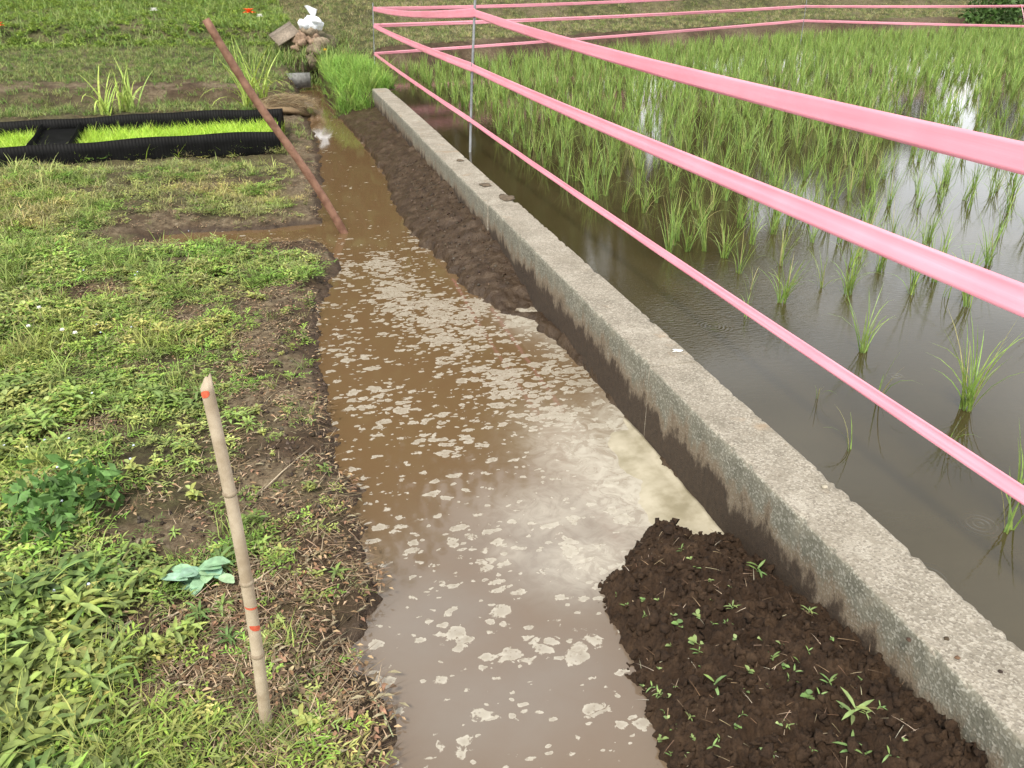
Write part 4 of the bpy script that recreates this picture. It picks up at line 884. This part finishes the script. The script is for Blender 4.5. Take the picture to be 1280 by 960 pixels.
# dry leaves and long dry stems near the stake
for i, (px, py, L, lab) in enumerate([(313, 735, .055, 'curled pale dry leaf right behind the bamboo stake'), (276, 848, .03, 'small pale dry leaf on bare soil left of the stake foot'), (268, 790, .03, 'pale dry leaf under the blue-green plant'), (385, 717, .05, 'reddish brown dry leaf between the stake and the water'), (322, 826, .045, 'pale dry leaf touching the lower stake')]):
    f = foot(px, py); g = G(); leaf(g, (0, 0, .006), 1.2 + i, .2, L, L * .5, .6, (.30, .14, .08) if i == 3 else (.42, .35, .26), 4, 'lance', .3); o = g.build('dry_leaf', M['straw']); o.location = tuple(f); tag(o, lab, 'dry leaf', 'dry leaves near the stake')
for i, (p0, p1, lab) in enumerate([((305, 640), (392, 560), 'long pale dry stem lying between the stake top and the water'), ((0, 845), (98, 800), 'pale dry stem lying across weeds at the lower left edge'), ((75, 838), (165, 780), 'thin dry stem on bare earth left of the stake'), ((190, 790), (250, 760), 'bent dry stem beside the blue-green plant'), ((285, 762), (345, 712), 'dry stem passing behind the bamboo stake'), ((100, 730), (140, 698), 'short dry twig among the left weeds'), ((205, 868), (250, 862), 'dry twig on dark soil near the stake foot'), ((460, 868), (492, 925), 'pale thick stem lying at the water edge in the foreground')]):
    a, b_ = foot(*p0), foot(*p1); mid = (a + b_) / 2 + np.array([.004, .006, .012]); g = G(); o0 = a.copy(); tube(g, [a - o0 + (0, 0, .012), mid - o0 + (0, 0, .008), b_ - o0 + (0, 0, .012)], [.0026, .003, .0018], (.36, .40, .22) if i == 7 else (.44, .36, .25), 6)
    o = g.build('dry_twig', M['straw'], smooth=True); o.location = tuple(o0); tag(o, lab, 'dry stem', 'dry stems lying on the left bank')
# sprouts on the soil heap
SM = []
for i in range(7):
    rg = random.Random(400 + i); g = G()
    nl = [3, 4, 5, 2, 4, 6, 3][i]
    for k in range(nl):
        cc = rc([(.14, .22, .07), (.20, .28, .10)][i % 2], .25, rg); rnd = i in (1, 3, 4)
        leaf(g, (0, 0, .004 + .004 * k), k * 2.2 + rg.uniform(-.4, .4), rg.uniform(.15, .8), rg.uniform(.014, .026) if rnd else rg.uniform(.025, .045), .015 if rnd else .007, rg.uniform(.2, .9), cc, 3, 'round' if rnd else 'lance', .15)
    V, Fq, C = g.arr(); o = mesh_obj('sprout', V, Fq, M['leaf'], C=C); SM.append(o.data); bpy.data.objects.remove(o)
def heap_foot(px, py):
    d = ray(px, py); ts = np.linspace(.8, 4, 1500) / np.linalg.norm(d); pp = np.array([0, 0, H])[None] + d[None] * ts[:, None]; zz = heap_z(pp[:, 0], pp[:, 1])[0]; k = np.argmax(pp[:, 2] < zz); return pp[k]
def sprout(px, py, v_, s, lab):
    f = heap_foot(px, py)
    if f[0] > 1.32 or f[0] < .7: return
    o = bpy.data.objects.new('sprout', SM[v_]); col.objects.link(o); o.location = tuple(f); o.scale = (s,) * 3; o.rotation_euler = (random.uniform(-.2, .2), random.uniform(-.2, .2), random.uniform(0, 6.28)); tag(o, lab, 'sprout', 'green sprouts on the dark soil heap')
for (px, py, v_, s, lab) in [(945, 715, 2, 1.2, 'grassy three-leaved sprout near the top of the soil heap by the kerb'), (1002, 757, 2, .9, 'grassy sprout on the heap close beside the kerb face'), (893, 858, 0, 1.3, 'upright sprout with white root in the middle of the soil heap'),
     (1065, 895, 5, 1.5, 'largest green sprout at the lower right of the soil heap'), (1010, 875, 4, 1.1, 'silvery curled sprout left of the largest one on the heap'), (1062, 940, 2, 1.1, 'leafy sprout at the bottom edge of the heap'), (847, 785, 4, 1.1, 'heart-leaved sprout on the left slope of the heap'), (867, 806, 1, 1.1, 'square-looking pale leaf sprout at mid heap'),
     (908, 655, 4, 1.0, 'sprout at the very top of the heap against the kerb'), (925, 662, 1, .8, 'small sprout beside the topmost one on the heap')]: sprout(px, py, v_, s, lab)
for px, py in [(random.uniform(790, 1100), random.uniform(740, 950)) for _ in range(35)] + [(852, 690), (862, 700), (845, 678), (870, 712), (822, 752), (803, 752), (806, 772), (840, 770), (838, 810), (890, 752), (912, 735), (888, 728), (920, 800), (950, 800), (975, 808), (965, 825), (1010, 768), (935, 842), (932, 865), (962, 860), (980, 835), (875, 835), (830, 890), (842, 912), (865, 925), (985, 910), (1015, 938), (1035, 855), (1100, 885), (1130, 928), (1110, 945), (1010, 815), (815, 860), (783, 760), (900, 925), (872, 772), (942, 708), (770, 745), (1040, 800), (955, 940)]:
    sprout(px, py, random.randrange(7), random.uniform(.35, .85), 'tiny green sprout scattered on the dark soil heap')
g = G()
for i in range(220):
    x = random.uniform(.74, 1.33); y = random.uniform(1.0, 2.05); z, d = heap_z(np.array([x]), np.array([y]))
    if d[0] < .02: continue
    blade(g, (x, y, z[0] + .006), random.uniform(0, 6.28), random.uniform(-.1, .3), random.uniform(.02, .06), .0016, .3, rc(random.choice([(.3, .22, .14), (.16, .10, .06), (.40, .34, .24)]), .2), 3)
tag(g.build('root_bits', M['straw']), 'thin roots and straw bits in the dark soil', kind='stuff')
# small stones and mud spots on the kerb
for i, (px, py, r_, c_, lab) in enumerate([(1031, 608, .011, (.30, .27, .21), 'flat pebble on the kerb edge beside the paddy water'), (1136, 799, .008, (.05, .03, .02), 'dark clod on the near part of the kerb'), (1183, 798, .007, (.05, .035, .02), 'small dark crumb right of the clod on the kerb'), (1251, 839, .006, (.03, .02, .015), 'tiny black crumb on the kerb at lower right'), (1197, 822, .007, (.12, .07, .04), 'rusty brown spot of dirt on the near kerb')]):
    q0 = P(px, py, KZ + .002); g = G(); rock(g, (0, 0, 0), (r_, r_ * .8, r_), c_, 60 + i, 12, 8, .45, .4); o = g.build('pebble', M['stone'], smooth=True); o.location = tuple(q0); tag(o, lab, 'pebble', 'small bits lying on the kerb')
for i, (px, py, rx, ry, lab) in enumerate([(633, 247, .055, .085, 'dark mud patch on the kerb just before its joint'), (607, 231, .045, .06, 'smaller mud patch on the kerb beyond the large one'), (575, 200, .03, .04, 'faint mud patch on the far part of the kerb')]):
    q0 = P(px, py, KZ + .003); g = G(); rock(g, (0, 0, 0), (rx, ry, .009), (.10, .075, .05), 70 + i, 22, 8, .5, .45); o = g.build('mud_patch', M['stone'], smooth=True); o.location = tuple(q0); tag(o, lab, 'mud patch', 'mud patches on the kerb')
q0 = P(846, 438, KZ + .004); g = G(); rock(g, (0, 0, 0), (.020, .014, .004), (.6, .6, .56), 75, 20, 8, .5, .6); o = g.build('white_fleck', M['stone'], smooth=True); o.location = tuple(q0); tag(o, 'white crust fleck on the kerb edge near the middle joint', 'crust')
# ------------------------------------------------------------------ shrub and the trees beyond the banks
def crown_arr(s, blobs, n, lf, c):
    rg = np.random.default_rng(s); V = []; Cc = []
    for (bx, by, bz, br) in blobs:
        m_ = int(n * br ** 2 / sum(b_[3] ** 2 for b_ in blobs)); d = rg.normal(size=(m_, 3)); d /= np.linalg.norm(d, axis=1)[:, None]; r_ = br * (.55 + .5 * rg.random(m_)) * (1 + .3 * np.sin(d[:, 0] * 5 + d[:, 2] * 4)); ctr = np.array([bx, by, bz]) + d * r_[:, None]
        a = rg.normal(size=(m_, 3)); a /= np.linalg.norm(a, axis=1)[:, None]; b2 = np.cross(a, rg.normal(size=(m_, 3))); b2 /= np.linalg.norm(b2, axis=1)[:, None]; s_ = lf * rg.uniform(.6, 1.3, m_)[:, None]
        V.append(np.stack([ctr - a * s_, ctr + b2 * s_ * .45, ctr + a * s_, ctr - b2 * s_ * .45], 1).reshape(-1, 3)); k = rg.uniform(.6, 1.4, m_)[:, None]; Cc.append(np.repeat(np.array([c]) * k, 4, 0))
    V = np.vstack(V); Fq = np.arange(len(V)).reshape(-1, 4); return V, Fq, np.vstack(Cc)
def tree_meshes(s, h, r_):
    rg = random.Random(s); g = G(); tube(g, [(0, 0, -.4), (.05, 0, h * .2), (-.1, .1, h * .45), (.1, 0, h * .8)], [h * .022, h * .018, h * .013, h * .005], (.12, .09, .065), 12); blobs = [(0, 0, h * .82, r_ * .62)]
    for k in range(11):
        a = k * 2.4 + rg.uniform(-.3, .3); z0 = h * rg.uniform(.06, .6) if k > 3 else h * .05; rr = r_ * rg.uniform(.45, .85); tip = (math.sin(a) * rr, math.cos(a) * rr, z0 + h * rg.uniform(.1, .22)); tube(g, [(0, 0, z0), (tip[0] * .5, tip[1] * .5, z0 + h * .07), tip], [h * .008, h * .005, h * .002], (.12, .09, .065), 7); blobs.append((*tip, r_ * rg.uniform(.35, .5)))
    V, Fq, C = g.arr(); t_ = mesh_obj('trunk', V, Fq, M['bark'], C=C, smooth=True); V, Fq, C = crown_arr(s, blobs, 13000, .26, (.07, .10, .03)); c_ = mesh_obj('crown', V, Fq, M['tree'], C=C); r = (t_.data, c_.data); bpy.data.objects.remove(t_); bpy.data.objects.remove(c_); return r
TM = [tree_meshes(1, 15, 5.0), tree_meshes(2, 15, 5.6)]
for i, (az, dist, hh_, lab) in enumerate([(-48, 30, 13, 'broad leafy tree farthest left beyond the banks'), (-28, 30, 15, 'tall leafy tree at the left beyond the weedy bank'), (-10, 29, 17, 'tall tree behind the seedling bed bank'), (3, 28, 17.5, 'tallest leafy tree beyond the channel head'), (14, 30, 15.5, 'leafy tree behind the far corner of the paddy'), (23, 32, 13, 'leafy tree behind the left part of the far bank'), (31, 34, 10.5, 'medium tree behind the middle of the far bank'), (38, 38, 6.5, 'smaller tree behind the right part of the far bank'), (46, 44, 4.5, 'low round tree behind the far right bank'), (-20, 38, 17, 'tall tree in the second row at the left'), (8, 37, 17, 'tall tree in the second row beyond the channel')]):
    x, y = math.sin(R(az)) * dist, math.cos(R(az)) * dist; root = empty('broadleaf_tree', (x, y, tz(x, y)[0]), lab, 'tree', 'trees beyond the banks', random.uniform(0, 6.28)); s = hh_ / 15; root.scale = (s, s, s)
    for nm, me in zip(('trunk', 'crown'), TM[i % 2]): o = bpy.data.objects.new(nm, me); col.objects.link(o); o.parent = root
f = P(1262, 34, .12); V, Fq, C = crown_arr(9, [(0, 0, .3, .75), (1.2, .1, .35, .8), (2.6, .2, .5, 1.1), (-.5, 0, .1, .45)], 7000, .07, (.06, .12, .025)); o = mesh_obj('shrub', V, Fq, M['tree'], C=C); o.location = (f[0], f[1] + .6, tz(f[0], f[1] + .6)[0]); tag(o, 'dark green shrub on the bank at the upper right edge', 'shrub')
V, Fq, C = crown_arr(10, [(0, 0, .05, .12), (.13, .03, .08, .11), (.05, -.12, .04, .1)], 500, .028, (.10, .20, .05)); f = foot(60, 645); o = mesh_obj('leafy_weed', V, Fq, M['leaf'], C=C); o.location = tuple(f); tag(o, 'dark leafy weed clump at the left edge below the white flowers', 'weed')
